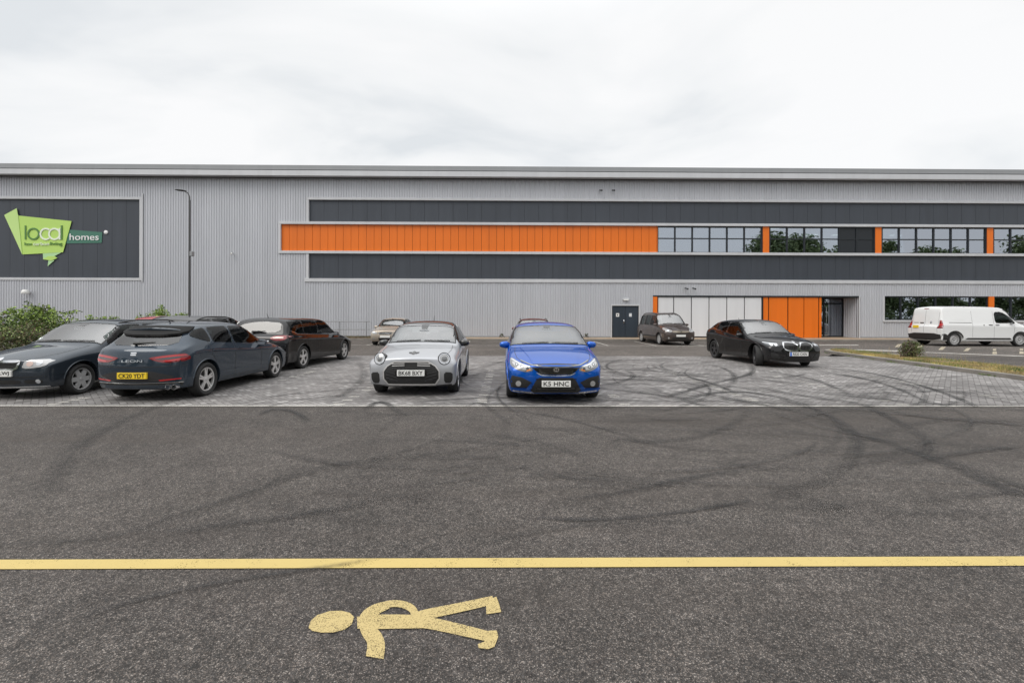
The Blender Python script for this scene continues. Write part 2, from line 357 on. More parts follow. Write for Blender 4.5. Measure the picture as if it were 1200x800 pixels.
# tyre marks: soft dark ribbons on the ground
m = pm('tyre_mark', g(.022), .75); n = NT(m)
uv = n.n('ShaderNodeTexCoord').outputs['UV']; su = n.n('ShaderNodeSeparateXYZ', {0: uv}); 
v_ = n.m('ABSOLUTE', n.m('SUBTRACT', n.m('MULTIPLY', su.outputs[1], 2.), 1.))
edge = n.n('ShaderNodeMapRange', {'Value': v_, 'From Min': 1., 'From Max': .25, 'To Min': 0., 'To Max': 1.}).outputs[0]
p = n.pos(); grn = n.n('ShaderNodeMapRange', {'Value': n.noise(p, 30, 3, .7), 'From Min': .35, 'From Max': .6, 'To Min': .45, 'To Max': 1.}).outputs[0]
bg_ = n.n('ShaderNodeMapRange', {'Value': n.noise(p, .8, 3, .6), 'From Min': .3, 'From Max': .62, 'To Min': .35, 'To Max': 1.}).outputs[0]
zz = n.n('ShaderNodeSeparateXYZ', {0: p}).outputs[2]; stv = n.n('ShaderNodeCombineXYZ', {0: n.m('MULTIPLY', su.outputs[1], 7.), 1: n.m('MULTIPLY', zz, 9000.), 2: 0.}); stk = n.n('ShaderNodeMapRange', {'Value': n.noise(stv.outputs[0], 1., 3, .7), 'From Min': .38, 'From Max': .6, 'To Min': .40, 'To Max': 1.15}).outputs[0]
n.l(n.m('MULTIPLY', n.m('MULTIPLY', n.m('MULTIPLY', n.m('MULTIPLY', edge, grn), bg_), su.outputs[0]), stk), n.b.inputs['Alpha'])
TM = [
 ([(955, 431), (1000, 434), (1040, 441), (1080, 452), (1110, 462), (1130, 470), (1150, 480)], .17, .75), ([(955, 435), (1000, 441), (1040, 451), (1070, 463), (1090, 474)], .2, .7), ([(1000, 457), (1050, 451.5), (1100, 452), (1140, 457), (1175, 467)], .1, .5),
 ([(700, 433), (740, 433), (790, 437), (840, 451), (865, 462)], .2, .6), ([(700, 446), (760, 444), (800, 449), (850, 455)], .25, .5), ([(775, 467), (810, 457), (840, 448), (870, 442), (884, 436), (880, 428)], .22, .75),
 ([(845, 460), (860, 449), (862, 440), (850, 432), (830, 427)], .2, .5), ([(700, 452), (730, 448), (745, 441), (735, 434)], .2, .5), ([(705, 440), (780, 442), (830, 437), (900, 446), (960, 452)], .2, .45), ([(790, 470), (850, 458), (900, 462), (960, 480)], .25, .6),
 ([(625, 607), (700, 611), (800, 601), (885, 586)], .10, .8), ([(640, 590), (740, 577), (800, 562), (895, 548)], .16, .5), ([(925, 577), (970, 562), (1000, 540), (1006, 517), (990, 497), (950, 478), (900, 466)], .20, .62), ([(900, 583), (935, 573), (972, 558)], .3, .35),
 ([(1010, 474), (1065, 500), (1092, 520), (1080, 538)], .22, .55), ([(950, 490), (1025, 515), (1080, 533), (1140, 556), (1210, 590)], .26, .62), ([(1090, 533), (1150, 553), (1215, 578)], .2, .4), ([(1020, 600), (1100, 603), (1210, 600)], .18, .35),
 ([(205, 468), (150, 490), (100, 515), (70, 550), (50, 590)], .26, .45), ([(-20, 642), (100, 634), (150, 627), (200, 606), (280, 582), (340, 560)], .16, .5), ([(190, 627), (260, 616), (350, 605), (450, 588)], .16, .5), ([(75, 730), (175, 700), (275, 680), (375, 667), (440, 656)], .07, .55), ([(20, 760), (90, 700), (130, 690)], .14, .3),
 ([(300, 489), (318, 479), (345, 482), (362, 496)], .18, .85), ([(428, 482), (440, 471), (452, 472), (472, 487)], .18, .7), ([(545, 478), (560, 470), (575, 480), (600, 500)], .15, .45), ([(468, 638), (490, 647), (512, 656)], .02, .9), ([(700, 470), (640, 467), (560, 466), (470, 473)], .15, .5),
 ([(290, 470), (340, 462), (400, 457), (440, 455)], .16, .5), ([(300, 480), (360, 466), (440, 462)], .14, .4), ([(250, 600), (330, 560), (420, 540), (540, 530), (620, 520)], .25, .32), ([(400, 520), (500, 515), (620, 522), (720, 540)], .3, .28), ([(600, 545), (660, 560), (720, 566)], .2, .3), ([(700, 515), (790, 520), (860, 500), (880, 478)], .22, .42), ([(620, 500), (720, 512), (800, 528), (900, 530)], .22, .3),
 ([(860, 545), (930, 552), (1010, 545), (1100, 520)], .22, .32), ([(1000, 520), (1060, 498), (1130, 490), (1210, 496)], .22, .4), ([(1030, 517), (1120, 520), (1210, 530)], .2, .35), ([(560, 640), (640, 620), (760, 610), (820, 614)], .10, .3), ([(555, 480), (620, 482), (700, 500), (760, 520)], .12, .45), ([(880, 560), (960, 590), (1010, 600)], .2, .25),
 ([(0, 500), (70, 490), (150, 488)], .3, .25), ([(560, 455), (600, 447), (705, 455), (760, 462), (830, 470)], .25, .5), ([(560, 425), (700, 424), (780, 420), (840, 424)], .5, .4), ([(880, 432), (930, 440), (960, 446), (1010, 470)], .22, .5), ([(420, 424), (430, 440), (410, 460), (380, 470)], .25, .35)]
rng = random.Random(11)
for _ in range(70):
    x0, y0 = rng.uniform(300, 1150), rng.uniform(470, 600) if rng.random() < .4 else rng.uniform(420, 474)
    a = [(x0, y0)]; dx_, dy_ = rng.uniform(30, 95), rng.uniform(-12, 12)
    for k in range(3): a.append((a[-1][0]+dx_, a[-1][1]+dy_)); dy_ += rng.uniform(-5, 5)
    TM.append((a, rng.uniform(.05, .25), rng.uniform(.12, .42)))
TM = [([ground_pt(*p) for p in a], b_, c_) for a, b_, c_ in TM]
for _ in range(120):                                   # pairs of wheel tracks from cars swinging round
    cx_, cy_ = rng.uniform(-1, 11), rng.uniform(4.5, 15); r_ = rng.uniform(2.2, 6.5); a0 = rng.uniform(0, 6.28); da = rng.uniform(.5, 1.7); wd_ = rng.uniform(.05, .15); al_ = rng.uniform(.2, .7)
    for rr_ in ((r_, r_+1.45) if rng.random() < .6 else (r_,)):
        pts_ = [Vector((cx_+rr_*cos(a0+da*k/9)*1.15, cy_+rr_*sin(a0+da*k/9))) for k in range(10)]
        if all(-2 < p_.x < 12.4 and 4.0 < p_.y < 17.5 for p_ in pts_): TM.append((pts_, wd_, al_))
vs, fs, uvs = [], [], []
for ti, (P_, wd, al) in enumerate(TM):
    for _ in range(3):
        q_ = [P_[0]]
        for i in range(len(P_)-1): q_ += [P_[i].lerp(P_[i+1], .25), P_[i].lerp(P_[i+1], .75)]
        q_.append(P_[-1]); P_ = q_
    z = .0115+ti*.00010; n0 = len(vs); N = len(P_)
    for i, p_ in enumerate(P_):
        d = (P_[min(i+1, N-1)]-P_[max(i-1, 0)]).normalized(); nn = Vector((-d.y, d.x))*wd/2
        vs += [(p_.x+nn.x, p_.y+nn.y, z), (p_.x-nn.x, p_.y-nn.y, z)]
        fade = min(1, 4*i/N, 4*(N-1-i)/N)*al*(1.45 if P_[i].y > 7.9 else 1.0); uvs += [(fade, 0), (fade, 1)]
    fs += [(n0+2*i, n0+2*i+2, n0+2*i+3, n0+2*i+1) for i in range(N-1)]
o = mesh_obj('tyre_marks', vs, fs, 'tyre_mark'); tag(o, kind='structure')
ul = o.data.uv_layers.new(name='UVMap')
for lp in o.data.loops: ul.data[lp.index].uv = uvs[lp.vertex_index]
# ------------------------------------------------------------------ pavement in front of the building, kerbs
def concrete(name, col, sc=1., var=.25):
    m = pm(name, col, .85); n = NT(m); p = n.pos()
    a = n.noise(p, 1.3*sc, 5, .65); f = n.noise(p, 28*sc, 4, .7)
    k = n.m('MULTIPLY', n.n('ShaderNodeMapRange', {'Value': a, 'From Min': .3, 'From Max': .7, 'To Min': 1-var, 'To Max': 1+var}).outputs[0], n.n('ShaderNodeMapRange', {'Value': f, 'From Min': .3, 'From Max': .7, 'To Min': .85, 'To Max': 1.15}).outputs[0])
    n.l(n.n('ShaderNodeVectorMath', {0: (col), 'Scale': k}, operation='SCALE').outputs[0], n.b.inputs['Base Color']); n.bump(f, .3, .01); return m
concrete('kerb_concrete', (.20, .185, .165)); concrete('footway', (.30, .225, .155), 1., .2); concrete('gravel_tan', (.16, .125, .09), 2., .5)
FY = 31.8
b = MB(); b.box(-60, 92, 29.35, FY+1.5, 0, .115); tag(b.build('footpath', 'footway'), kind='structure')
b = MB(); x = -60
while x < 92: b.box(x, x+.905, 29.2, 29.35, 0, .125); x += .915
tag(b.build('footpath_kerb', 'kerb_concrete', bevel=.01), kind='structure')
b = MB(); b.box(-60, -3.5, 29.36, FY-.35, .1, .14); tag(b.build('planting_bed_soil', 'gravel_tan'), kind='structure')
# raised verge at the right, between the paving and the aisle
near = [(12.55, 5.5), (12.85, 11.3), (13.22, 14.3), (13.55, 17.2), (13.85, 19.3), (14.25, 20.3), (14.8, 20.75)]
far = [(15.3, 5.5), (15.3, 13.2), (15.35, 14.8), (15.4, 17.2), (15.4, 19.2), (15.3, 20.1), (14.95, 20.6)]
outl = near+far[::-1]
concrete('verge_soil', (.17, .14, .085), 3., .5)
def inset(poly, d):
    r_ = []; n_ = len(poly)
    for i in range(n_):
        a, b_, c = Vector(poly[i-1]), Vector(poly[i]), Vector(poly[(i+1) % n_]); e1, e2 = (b_-a).normalized(), (c-b_).normalized()
        nn = (Vector((-e1.y, e1.x))+Vector((-e2.y, e2.x))).normalized(); r_.append(tuple(b_+nn*d))
    return r_
area = sum(outl[i][0]*outl[(i+1) % len(outl)][1]-outl[(i+1) % len(outl)][0]*outl[i][1] for i in range(len(outl)))
sg_ = 1 if area > 0 else -1
inn = inset(outl, .13*sg_)
b = MB(); n_ = len(outl)
vs = [(x, y, 0) for x, y in outl]+[(x, y, .115) for x, y in outl]+[(x, y, .12) for x, y in inn]+[(x, y, .05) for x, y in inn]
fs = []
for i in range(n_):
    j = (i+1) % n_
    for k in range(3): fs.append((i+k*n_, j+k*n_, j+(k+1)*n_, i+(k+1)*n_))
b.add(vs, fs); tag(b.build('verge_kerb', 'kerb_concrete', bevel=.012), kind='structure')
b = MB(); b.add([(x, y, .108) for x, y in inn], [tuple(range(n_))]); tag(b.build('verge_ground', 'verge_soil'), kind='structure')
# ------------------------------------------------------------------ the warehouse
def fac(px, py, d=0.):
    """(X, Z) on the facade plane y = FY + d"""
    v = cam.matrix_world.to_3x3() @ Vector(((px-600)/FPX, -((py-400)+29.2)/FPX, -1.)); t = (FY+d)/v.y
    return v.x*t, CAM_H+v.z*t
for px, py in ((0, 192), (1200, 199), (362, 236), (700, 358), (748, 394.5)): print('fac', px, py, fac(px, py))
def metal(name, col, rough=.42, mtl=.25, streak=.045):
    m = pm(name, col, rough, mtl); n = NT(m); p = n.pos()
    mp_ = n.n('ShaderNodeMapping', {'Vector': p, 'Scale': (1.4, 1, .12)}); a = n.noise(mp_.outputs[0], 1.6, 5, .6)
    # each sheet is a touch different
    sx = n.n('ShaderNodeSeparateXYZ', {0: p}).outputs[0]; sh_ = n.n('ShaderNodeTexWhiteNoise', {'W': n.m('FLOOR', sx)}, noise_dimensions='1D').outputs['Value']
    k = n.m('ADD', n.n('ShaderNodeMapRange', {'Value': a, 'From Min': .3, 'From Max': .7, 'To Min': 1-streak, 'To Max': 1+streak*.6}).outputs[0], n.m('MULTIPLY', n.m('SUBTRACT', sh_, .5), .05))
    n.l(n.n('ShaderNodeVectorMath', {0: col, 'Scale': k}, operation='SCALE').outputs[0], n.b.inputs['Base Color'])
    n.l(n.m('ADD', n.m('MULTIPLY', a, .12), rough-.06), n.b.inputs['Roughness']); return m
metal('cladding', (.50, .512, .545), .42, .25); metal('trim_grey', (.53, .54, .56), .5, .1, .05); metal('fascia_grey', (.27, .28, .29), .5, .1, .04); metal('fascia_dark', (.19, .19, .19), .45, .3)
metal('dark_panel', (.050, .058, .072), .40, .15, .12); metal('orange_panel', (.74, .155, .003), .42, 0., .06); metal('white_panel', (.64, .65, .67), .35, 0., .04); metal('dark_frame', (.018, .022, .027), .4, .2)
metal('door_blue', (.030, .042, .058), .4, .1, .2)
pm('soffit', g(.03), .8); pm('room_wall', (.30, .30, .29), .9); pm('room_dark', (.03, .032, .034), .9); pm('room_floor', (.10, .10, .10), .8); pm('blind', (.52, .56, .60), .7); pm('ceiling_lamp', g(.8), .5, emit=(1, .98, .92), es=1.6)
m = bpy.data.materials.new('window_glass'); m.use_nodes = True; M['window_glass'] = m
t = m.node_tree; t.nodes.clear(); o_ = t.nodes.new('ShaderNodeOutputMaterial'); mixn = t.nodes.new('ShaderNodeMixShader'); tr = t.nodes.new('ShaderNodeBsdfTransparent'); gl = t.nodes.new('ShaderNodeBsdfGlossy'); fr = t.nodes.new('ShaderNodeFresnel')
tr.inputs[0].default_value = (.42, .47, .47, 1); gl.inputs['Roughness'].default_value = .012; gl.inputs['Color'].default_value = (.82, .89, 1., 1); fr.inputs[0].default_value = 1.5
mr = t.nodes.new('ShaderNodeMapRange'); mr.inputs['From Min'].default_value = 0.; mr.inputs['From Max'].default_value = 1.; mr.inputs['To Min'].default_value = .38; mr.inputs['To Max'].default_value = 1.
t.links.new(fr.outputs[0], mr.inputs['Value']); t.links.new(mr.outputs[0], mixn.inputs[0]); t.links.new(tr.outputs[0], mixn.inputs[1]); t.links.new(gl.outputs[0], mixn.inputs[2]); t.links.new(mixn.outputs[0], o_.inputs[0])

BX0, BX1 = -62.0, 92.0
bld = empty('warehouse', (0, FY, 0)); tag(bld, 'long grey ribbed metal warehouse with dark and orange bands and a flat eaves line', 'warehouse')
def bpart(mb, name, mat, **k):
    mb.v = [v-Vector((0, FY, 0)) for v in mb.v]; return mb.build(name, mat, bld, **k)
PITCH = .1757
def ribbed(mb, x0, x1, z0, z1, y=FY, dep=.035):
    """trapezoidal profile sheet"""
    i0, i1 = math.ceil(x0/PITCH), math.floor(x1/PITCH); xs = [(x0, 0.)]
    for i in range(i0, i1+1):
        c = i*PITCH
        for dx_, d in ((-.046, 0), (-.026, -dep), (.026, -dep), (.046, 0)):
            if x0 < c+dx_ < x1: xs.append((c+dx_, d))
    xs.append((x1, 0.)); n0 = len(mb.v); vs = [(x, y+d, z) for x, d in xs for z in (z0, z1)]
    mb.add(vs, [(2*i, 2*i+2, 2*i+3, 2*i+1) for i in range(len(xs)-1)])
Z = lambda px, py: fac(px, py)[1]
Xf = lambda px, py=300: fac(px, py)[0]
ZR = 11.55+.37            # top of fascia
z_ws = Z(600, 209)        # wall top under the soffit
zT = 9.72; zt = Z(600, 235.2)
ZA1, ZA0 = Z(600, 235.5), Z(600, 261.0)      # upper dark band (between trims)
ZO1, ZO0 = Z(600, 264.0), Z(600, 295.0)      # orange band
ZB1, ZB0 = Z(600, 299.3), Z(600, 327.0)      # lower dark band
ZL = Z(600, 331.0)                            # bottom of ledge trim
XA = Xf(362, 300); XO = Xf(329.5, 280)
ZW = Z(900, 346.5)                            # head of the ground-floor openings
SX1, SZ1, SZ0 = Xf(164, 280), Z(100, 233.6), Z(100, 325.5)
print('levels', z_ws, ZA1, ZA0, ZO1, ZO0, ZB1, ZB0, ZL, ZW, XA, XO, SX1, SZ1, SZ0)
zbase = .12
xd0, xd1, zd = Xf(717, 375), Xf(748.5, 375), Z(732, 358.2)
xp0, xp1 = Xf(765, 370), Xf(1006, 370)      # white / orange panels + entrance
xw0, zw0 = Xf(1036, 370), Z(1050, 375)      # ground floor strip window
tw = .17                                      # trim width
wall = MB()
ribbed(wall, BX0, BX1, ZA1+tw, z_ws+.2)                       # top strip
ribbed(wall, BX0, SX1+tw, SZ1+tw, ZA1+tw) if SZ1+tw < ZA1+tw else None
ribbed(wall, BX0, SX1+tw, zbase, SZ0-tw)
ribbed(wall, SX1+tw, XO-tw, zbase, ZA1+tw)
ribbed(wall, XO-tw, XA-tw, ZO1+tw, ZA1+tw); ribbed(wall, XO-tw, XA-tw, zbase, ZO0-tw)
ribbed(wall, XA-tw, BX1, ZW, ZL)
ribbed(wall, XA-tw, xd0, zbase, ZW); ribbed(wall, xd0, xd1, zd, ZW); ribbed(wall, xd1, xp0, zbase, ZW)
ribbed(wall, xp1, xw0, zbase, ZW); ribbed(wall, xw0, BX1, zbase, zw0)
bpart(wall, 'wall_cladding', 'cladding', fix=False)
# solid core behind, side walls, roof
ZR = 11.4
core = MB(); core.box(BX0, Xf(771)-.4, FY+.6, FY+45, 0, ZR-.5); core.box(Xf(771)-.4, BX1, FY+9, FY+45, 0, ZR-.5); bpart(core, 'building_core', 'room_dark')
ZR = CAM_H+(Z(600, 195.2)-CAM_H)*(FY-.62)/FY-.03
rf = MB(); rf.box(BX0-.3, BX1, FY-.5, FY+45.5, ZR-.05, ZR); bpart(rf, 'roof', 'fascia_dark')
# eaves: two stepped fascia bands and a dark soffit
zf1, zf2 = Z(600, 201.3), Z(600, 207.9); y1 = FY-.62
ss = .62/FY
def sc_(z): return CAM_H+(z-CAM_H)*(FY-.62)/FY
zf0, zf1, zf2 = sc_(Z(600, 195.0)), sc_(Z(600, 201.0)), sc_(Z(600, 207.6))
f = MB(); f.box(BX0-.3, BX1, y1, FY-.3, zf1+.03, zf0); bpart(f, 'fascia', 'fascia_grey', bevel=.01)
f = MB(); f.box(BX0-.3, BX1, y1-.06, FY-.3, zf2, zf1-.03); bpart(f, 'gutter', 'trim_grey', bevel=.01)
f = MB(); f.box(BX0-.3, BX1, y1+.04, FY-.25, zf1-.03, zf1+.03); bpart(f, 'fascia_joint', 'soffit')
f = MB(); f.box(BX0-.3, BX1, y1, FY+.3, zf2+.02, zf2+.06); f.box(BX0-.3, BX1, FY+.05, FY+.3, zf2+.06, ZR-.06); bpart(f, 'soffit', 'soffit')
# dark flat panel bands with fine joints
def flat_panels(name, mat, x0, x1, z0, z1, pw, y, jw=.012, start=None):
    b = MB(); x = start if start is not None else x0
    while x < x1-.01:
        xe = min(x+pw, x1); b.box(max(x, x0)+jw/2, xe-jw/2, y, y+.05, z0, z1); x += pw
    b.box(x0, x1, y+.03, y+.08, z0, z1) if False else None
    return bpart(b, name, mat)
back = MB(); back.box(XO, Xf(771), FY+.16, FY+.2, ZO0, ZO1); back.box(XA, BX1, FY+.16, FY+.2, ZA0, ZA1); back.box(XA, BX1, FY+.16, FY+.2, ZB0, ZB1); back.box(BX0, SX1, FY+.16, FY+.2, SZ0, SZ1)
bpart(back, 'panel_backing', 'soffit')
flat_panels('dark_panels', 'dark_panel', XA, BX1, ZA0-.1, ZA1, 1.0, FY+.10)
flat_panels('dark_panels', 'dark_panel', XA, BX1, ZB0-.05, ZB1+.1, 1.0, FY+.10)
flat_panels('sign_wall_panels', 'dark_panel', BX0, SX1, SZ0, SZ1, 1.0, FY+.10, start=SX1-1.0*int((SX1-BX0)/1.0)-1.0)
flat_panels('orange_panels', 'orange_panel', XO, Xf(771), ZO0, ZO1, .535, FY+.06, jw=.02)
# pressed metal trims: proud of the ribs
def trim(mb, x0, x1, z0, z1, y0=FY-.065, y1=FY+.16): mb.box(x0, x1, y0, y1, z0, z1)
tr_ = MB(); trim(tr_, XA-tw, BX1, ZA1, ZA1+tw); trim(tr_, XA-tw, XA, ZO1+tw, ZA1-.003); bpart(tr_, 'upper_trim', 'trim_grey', bevel=.008)
tr_ = MB(); trim(tr_, XO-tw, BX1, ZO1, ZO1+tw+.01, FY-.10); trim(tr_, XO-tw, BX1, ZO0-tw-.01, ZO0, FY-.10); trim(tr_, XO-tw, XO, ZO0+.003, ZO1-.003, FY-.095); bpart(tr_, 'orange_band_trim', 'trim_grey', bevel=.008)
tr_ = MB(); trim(tr_, XA-tw, XA, ZL+.003, ZO0-tw-.014, FY-.06); trim(tr_, XA-tw-.12, BX1, ZL, ZB0, FY-.08); bpart(tr_, 'lower_trim', 'trim_grey', bevel=.008)
tr_ = MB(); trim(tr_, BX0, SX1, SZ1, SZ1+tw, FY-.05); trim(tr_, SX1+.003, SX1+tw, SZ0-tw, SZ1+tw, FY-.06); trim(tr_, BX0, SX1, SZ0-tw, SZ0, FY-.07); tr_.box(SX1+tw+.02, SX1+tw+.09, FY-.09, FY-.03, SZ0-tw-.1, SZ1+tw+.25); bpart(tr_, 'sign_frame', 'trim_grey', bevel=.006)
# first floor windows
X1 = Xf(771, 280); BAY = Xf(1029.7, 280)-Xf(898, 280); PW = (BAY-.40)/6
c0 = Xf(898, 280)           # centre of the first orange pier
def glazed_bay(x0, x1, n, z0, z1, rail, name='window', yg=FY+.10, fmat='dark_frame'):
    fr_ = MB(); pw = (x1-x0)/n; fw = .045
    fr_.box(x0, x1, yg-.05, yg+.05, z1-.09, z1); fr_.box(x0, x1, yg-.05, yg+.05, z0, z0+.045)
    for i in range(n+1):
        x = x0+pw*i; a, b_ = max(x0, x-fw), min(x1, x+fw); fr_.box(a, b_, yg-.06, yg+.05, z0+.045, z1-.09)
    if rail:
        zr = z0+(z1-z0)*.535
        for i in range(n): fr_.box(x0+pw*i+fw, x0+pw*(i+1)-fw, yg-.045, yg+.04, zr-.035, zr+.035)
    w_ = bpart(fr_, name, fmat)
    gl_ = MB(); gl_.box(x0+.01, x1-.01, yg+.0, yg+.012, z0+.02, z1-.04); gl_.v = [v-Vector((0, FY, 0)) for v in gl_.v]; gl_.build('pane', 'window_glass', w_)
    return w_
k = 0; x0 = X1; piers = MB(); bays = []
while x0 < BX1-3:
    xe = c0+BAY*k-.20-.09
    bays.append((x0, xe)); glazed_bay(x0, xe, 6, ZO0, ZO1, True)
    p_ = MB(); p_.box(xe+.005, xe+.05, FY+.02, FY+.16, ZO0, ZO1); bpart(p_, 'pier_edge', 'dark_frame')
    p_ = MB(); p_.box(xe+.06, xe+.50, FY+.01, FY+.16, ZO0, ZO1); bpart(p_, 'orange_pier', 'orange_panel')
    p_ = MB(); p_.box(xe+.505, xe+.56, FY+.02, FY+.16, ZO0, ZO1); bpart(p_, 'pier_edge', 'dark_frame')
    x0 = xe+.57; k += 1
# rooms behind the glass, lit ceiling panels, blinds
rm = MB(); zfl = ZO0-.6; zcl = ZO1+.35
rm.box(X1-.3, BX1, FY+7.5, FY+7.6, 0, zcl); rm.box(X1-.35, X1-.3, FY+.2, FY+7.6, 0, zcl); rm.box(X1-.3, BX1, FY+.22, FY+7.5, zcl, zcl+.1); bpart(rm, 'room_walls', 'room_wall')
rm = MB(); rm.box(X1-.3, BX1, FY+.22, FY+7.5, zfl-.3, zfl); rm.box(xp1-2.8, BX1, FY+.2, FY+7.5, .02, .1); bpart(rm, 'room_floor', 'room_floor')
lm = MB(); rng = random.Random(5); x = X1+1.5
while x < BX1-2:
    for yy in (2.2, 4.8):
        if rng.random() < .30: lm = MB(); lm.box(x, x+1.2, FY+yy, FY+yy+.30, zcl-.05, zcl-.01); bpart(lm, 'ceiling_light', 'ceiling_lamp')
    x += 2.4
bl = MB()
z = ZO0+.05
while z < ZO1: bl.box(bays[0][0]+.05, bays[0][1]-.05, FY+.26, FY+.29, z, z+.045); z += .055
for xa in (bays[2][0]+1.1, bays[2][0]+5.3, bays[3][0]+2.5): cb = MB(); cb.box(xa, xa+.25, FY+.26, FY+.29, ZO0, ZO1); bpart(cb, 'curtain', 'blind')
bpart(bl, 'window_blinds', 'blind')
b1 = bays[1]; pw = (b1[1]-b1[0])/6; dk = MB(); dk.box(b1[0]+pw*4+.05, b1[1]-.04, FY+.088, FY+.097, ZO0+.05, ZO1-.1); bpart(dk, 'solid_spandrel', 'dark_frame')
# ground floor: white panels, orange panels, entrance, strip window
zp = zbase
edge = MB(); edge.box(xp0, xp1, FY-.04, FY+.22, ZW-.10, ZW); bpart(edge, 'opening_head', 'dark_frame')
o1 = MB(); o1.box(xp0+.0, xp0+.30, FY-.05, FY+.2, zp, ZW-.10); bpart(o1, 'orange_panels', 'orange_panel')
o1 = MB(); o1.box(xp0+.305, Xf(901, 370), FY+.10, FY+.2, zp, ZW-.10); o1.box(Xf(893.6, 370)-.03, Xf(893.6, 370)+.03, FY-.02, FY+.1, zp, ZW-.10); bpart(o1, 'panel_joints', 'dark_frame')
wpx = [771, 789.7, 810.4, 831.1, 851.9, 872.6, 893]
for a, b_ in zip(wpx, wpx[1:]):
    w_ = MB(); w_.box(Xf(a, 370)+.035, Xf(b_, 370)-.035, FY+.02, FY+.09, zp+.08, ZW-.12); bpart(w_, 'white_panel', 'white_panel', bevel=.004)
cols = [894.6, 900.3, 902, 923.5, 926, 942.3, 960, 963]
for a, b_ in ((894.6, 900.6), (901.6, 923.2), (924.2, 942.2), (942.7, 959.4), (960.3, 963.2)):
    w_ = MB(); w_.box(Xf(a, 370)+.01, Xf(b_, 370)-.01, FY+.03, FY+.09, zp, ZW-.10); bpart(w_, 'orange_panels', 'orange_panel')
w_ = MB(); w_.box(Xf(900, 370), Xf(963.2, 370), FY+.10, FY+.2, zp, ZW-.1); bpart(w_, 'panel_joints', 'dark_frame')
# recessed entrance
xe0, xe1 = Xf(963.4, 370), xp1; rec = 1.5
rc = MB(); rc.box(xe0, xe0+.04, FY+.2, FY+rec, zp, ZW); bpart(rc, 'entrance_reveal', 'orange_panel')
rc = MB(); ribbed(rc, 0, rec, zp, ZW-.1, 0, .03); rc.v = [Vector((xe1+v.y, FY+rec-v.x, v.z)) for v in rc.v]; bpart(rc, 'entrance_side_wall', 'cladding', fix=False)
rc = MB(); rc.box(xe0, xe1, FY+.2, FY+rec, ZW-.1, ZW-.04); bpart(rc, 'entrance_ceiling', 'soffit')
glazed = MB(); yg = FY+rec-.02
xs_ = [xe0+.04, xe0+.62, xe0+1.15, xe1-.05]; ztr = zp+2.45
for x in xs_: glazed.box(x-.04, x+.04, yg-.05, yg+.03, zp, ZW-.1)
glazed.box(xe0, xe1, yg-.045, yg+.025, ztr-.05, ztr+.05); glazed.box(xe0, xe1, yg-.045, yg+.025, zp, zp+.08); glazed.box(xe0, xe1, yg-.045, yg+.025, ZW-.18, ZW-.10)
d_ = bpart(glazed, 'entrance_door', 'dark_frame')
hd = MB()
for x in (xs_[1]+.10, xs_[2]+.12): hd.tube([(x, yg-.10, zp+.35), (x, yg-.10, zp+2.2)], .022, 8)
hd.v = [v-Vector((0, FY, 0)) for v in hd.v]; hd.build('handle', 'chrome', d_)
gp = MB(); gp.box(xe0+.02, xe1-.02, yg-.004, yg+.006, zp+.05, ZW-.12); gp.v = [v-Vector((0, FY, 0)) for v in gp.v]; gp.build('pane', 'window_glass', d_)
# ground-floor strip windows
k = 0; x0 = xw0
st_px = Xf(1158.5, 370)
while x0 < BX1-3:
    xe = st_px+BAY*k; n_ = max(2, round((xe-x0)/1.24)); glazed_bay(x0, xe, n_, zw0, ZW, False)
    p_ = MB(); p_.box(xe+.02, xe+.40, FY-.01, FY+.16, zw0, ZW); bpart(p_, 'orange_pier', 'orange_panel'); x0 = xe+.42; k += 1
sl = MB(); sl.box(xw0-.12, BX1, FY-.09, FY+.05, zw0-.13, zw0); bpart(sl, 'window_sill', 'trim_grey', bevel=.006)
sl = MB(); sl.box(xw0-.11, xw0, FY-.06, FY+.12, zw0+.003, ZW); sl.box(xd0-.10, xd1+.10, FY-.06, FY+.1, zd, zd+.09); sl.box(xd0-.10, xd0, FY-.058, FY+.1, zbase, zd-.003); sl.box(xd1, xd1+.10, FY-.058, FY+.1, zbase, zd-.003); sl.box(xp1, xp1+.08, FY-.06, FY+.2, zbase, ZW-.003); bpart(sl, 'opening_trim', 'trim_grey')
sl = MB(); sl.box(BX0, xd0-.1, FY-.05, FY+.02, .1, .2); sl.box(xd1+.1, xp0, FY-.05, FY+.02, .1, .2); sl.box(xp1+.08, BX1, FY-.05, FY+.02, .1, .2); bpart(sl, 'base_flashing', 'fascia_grey')
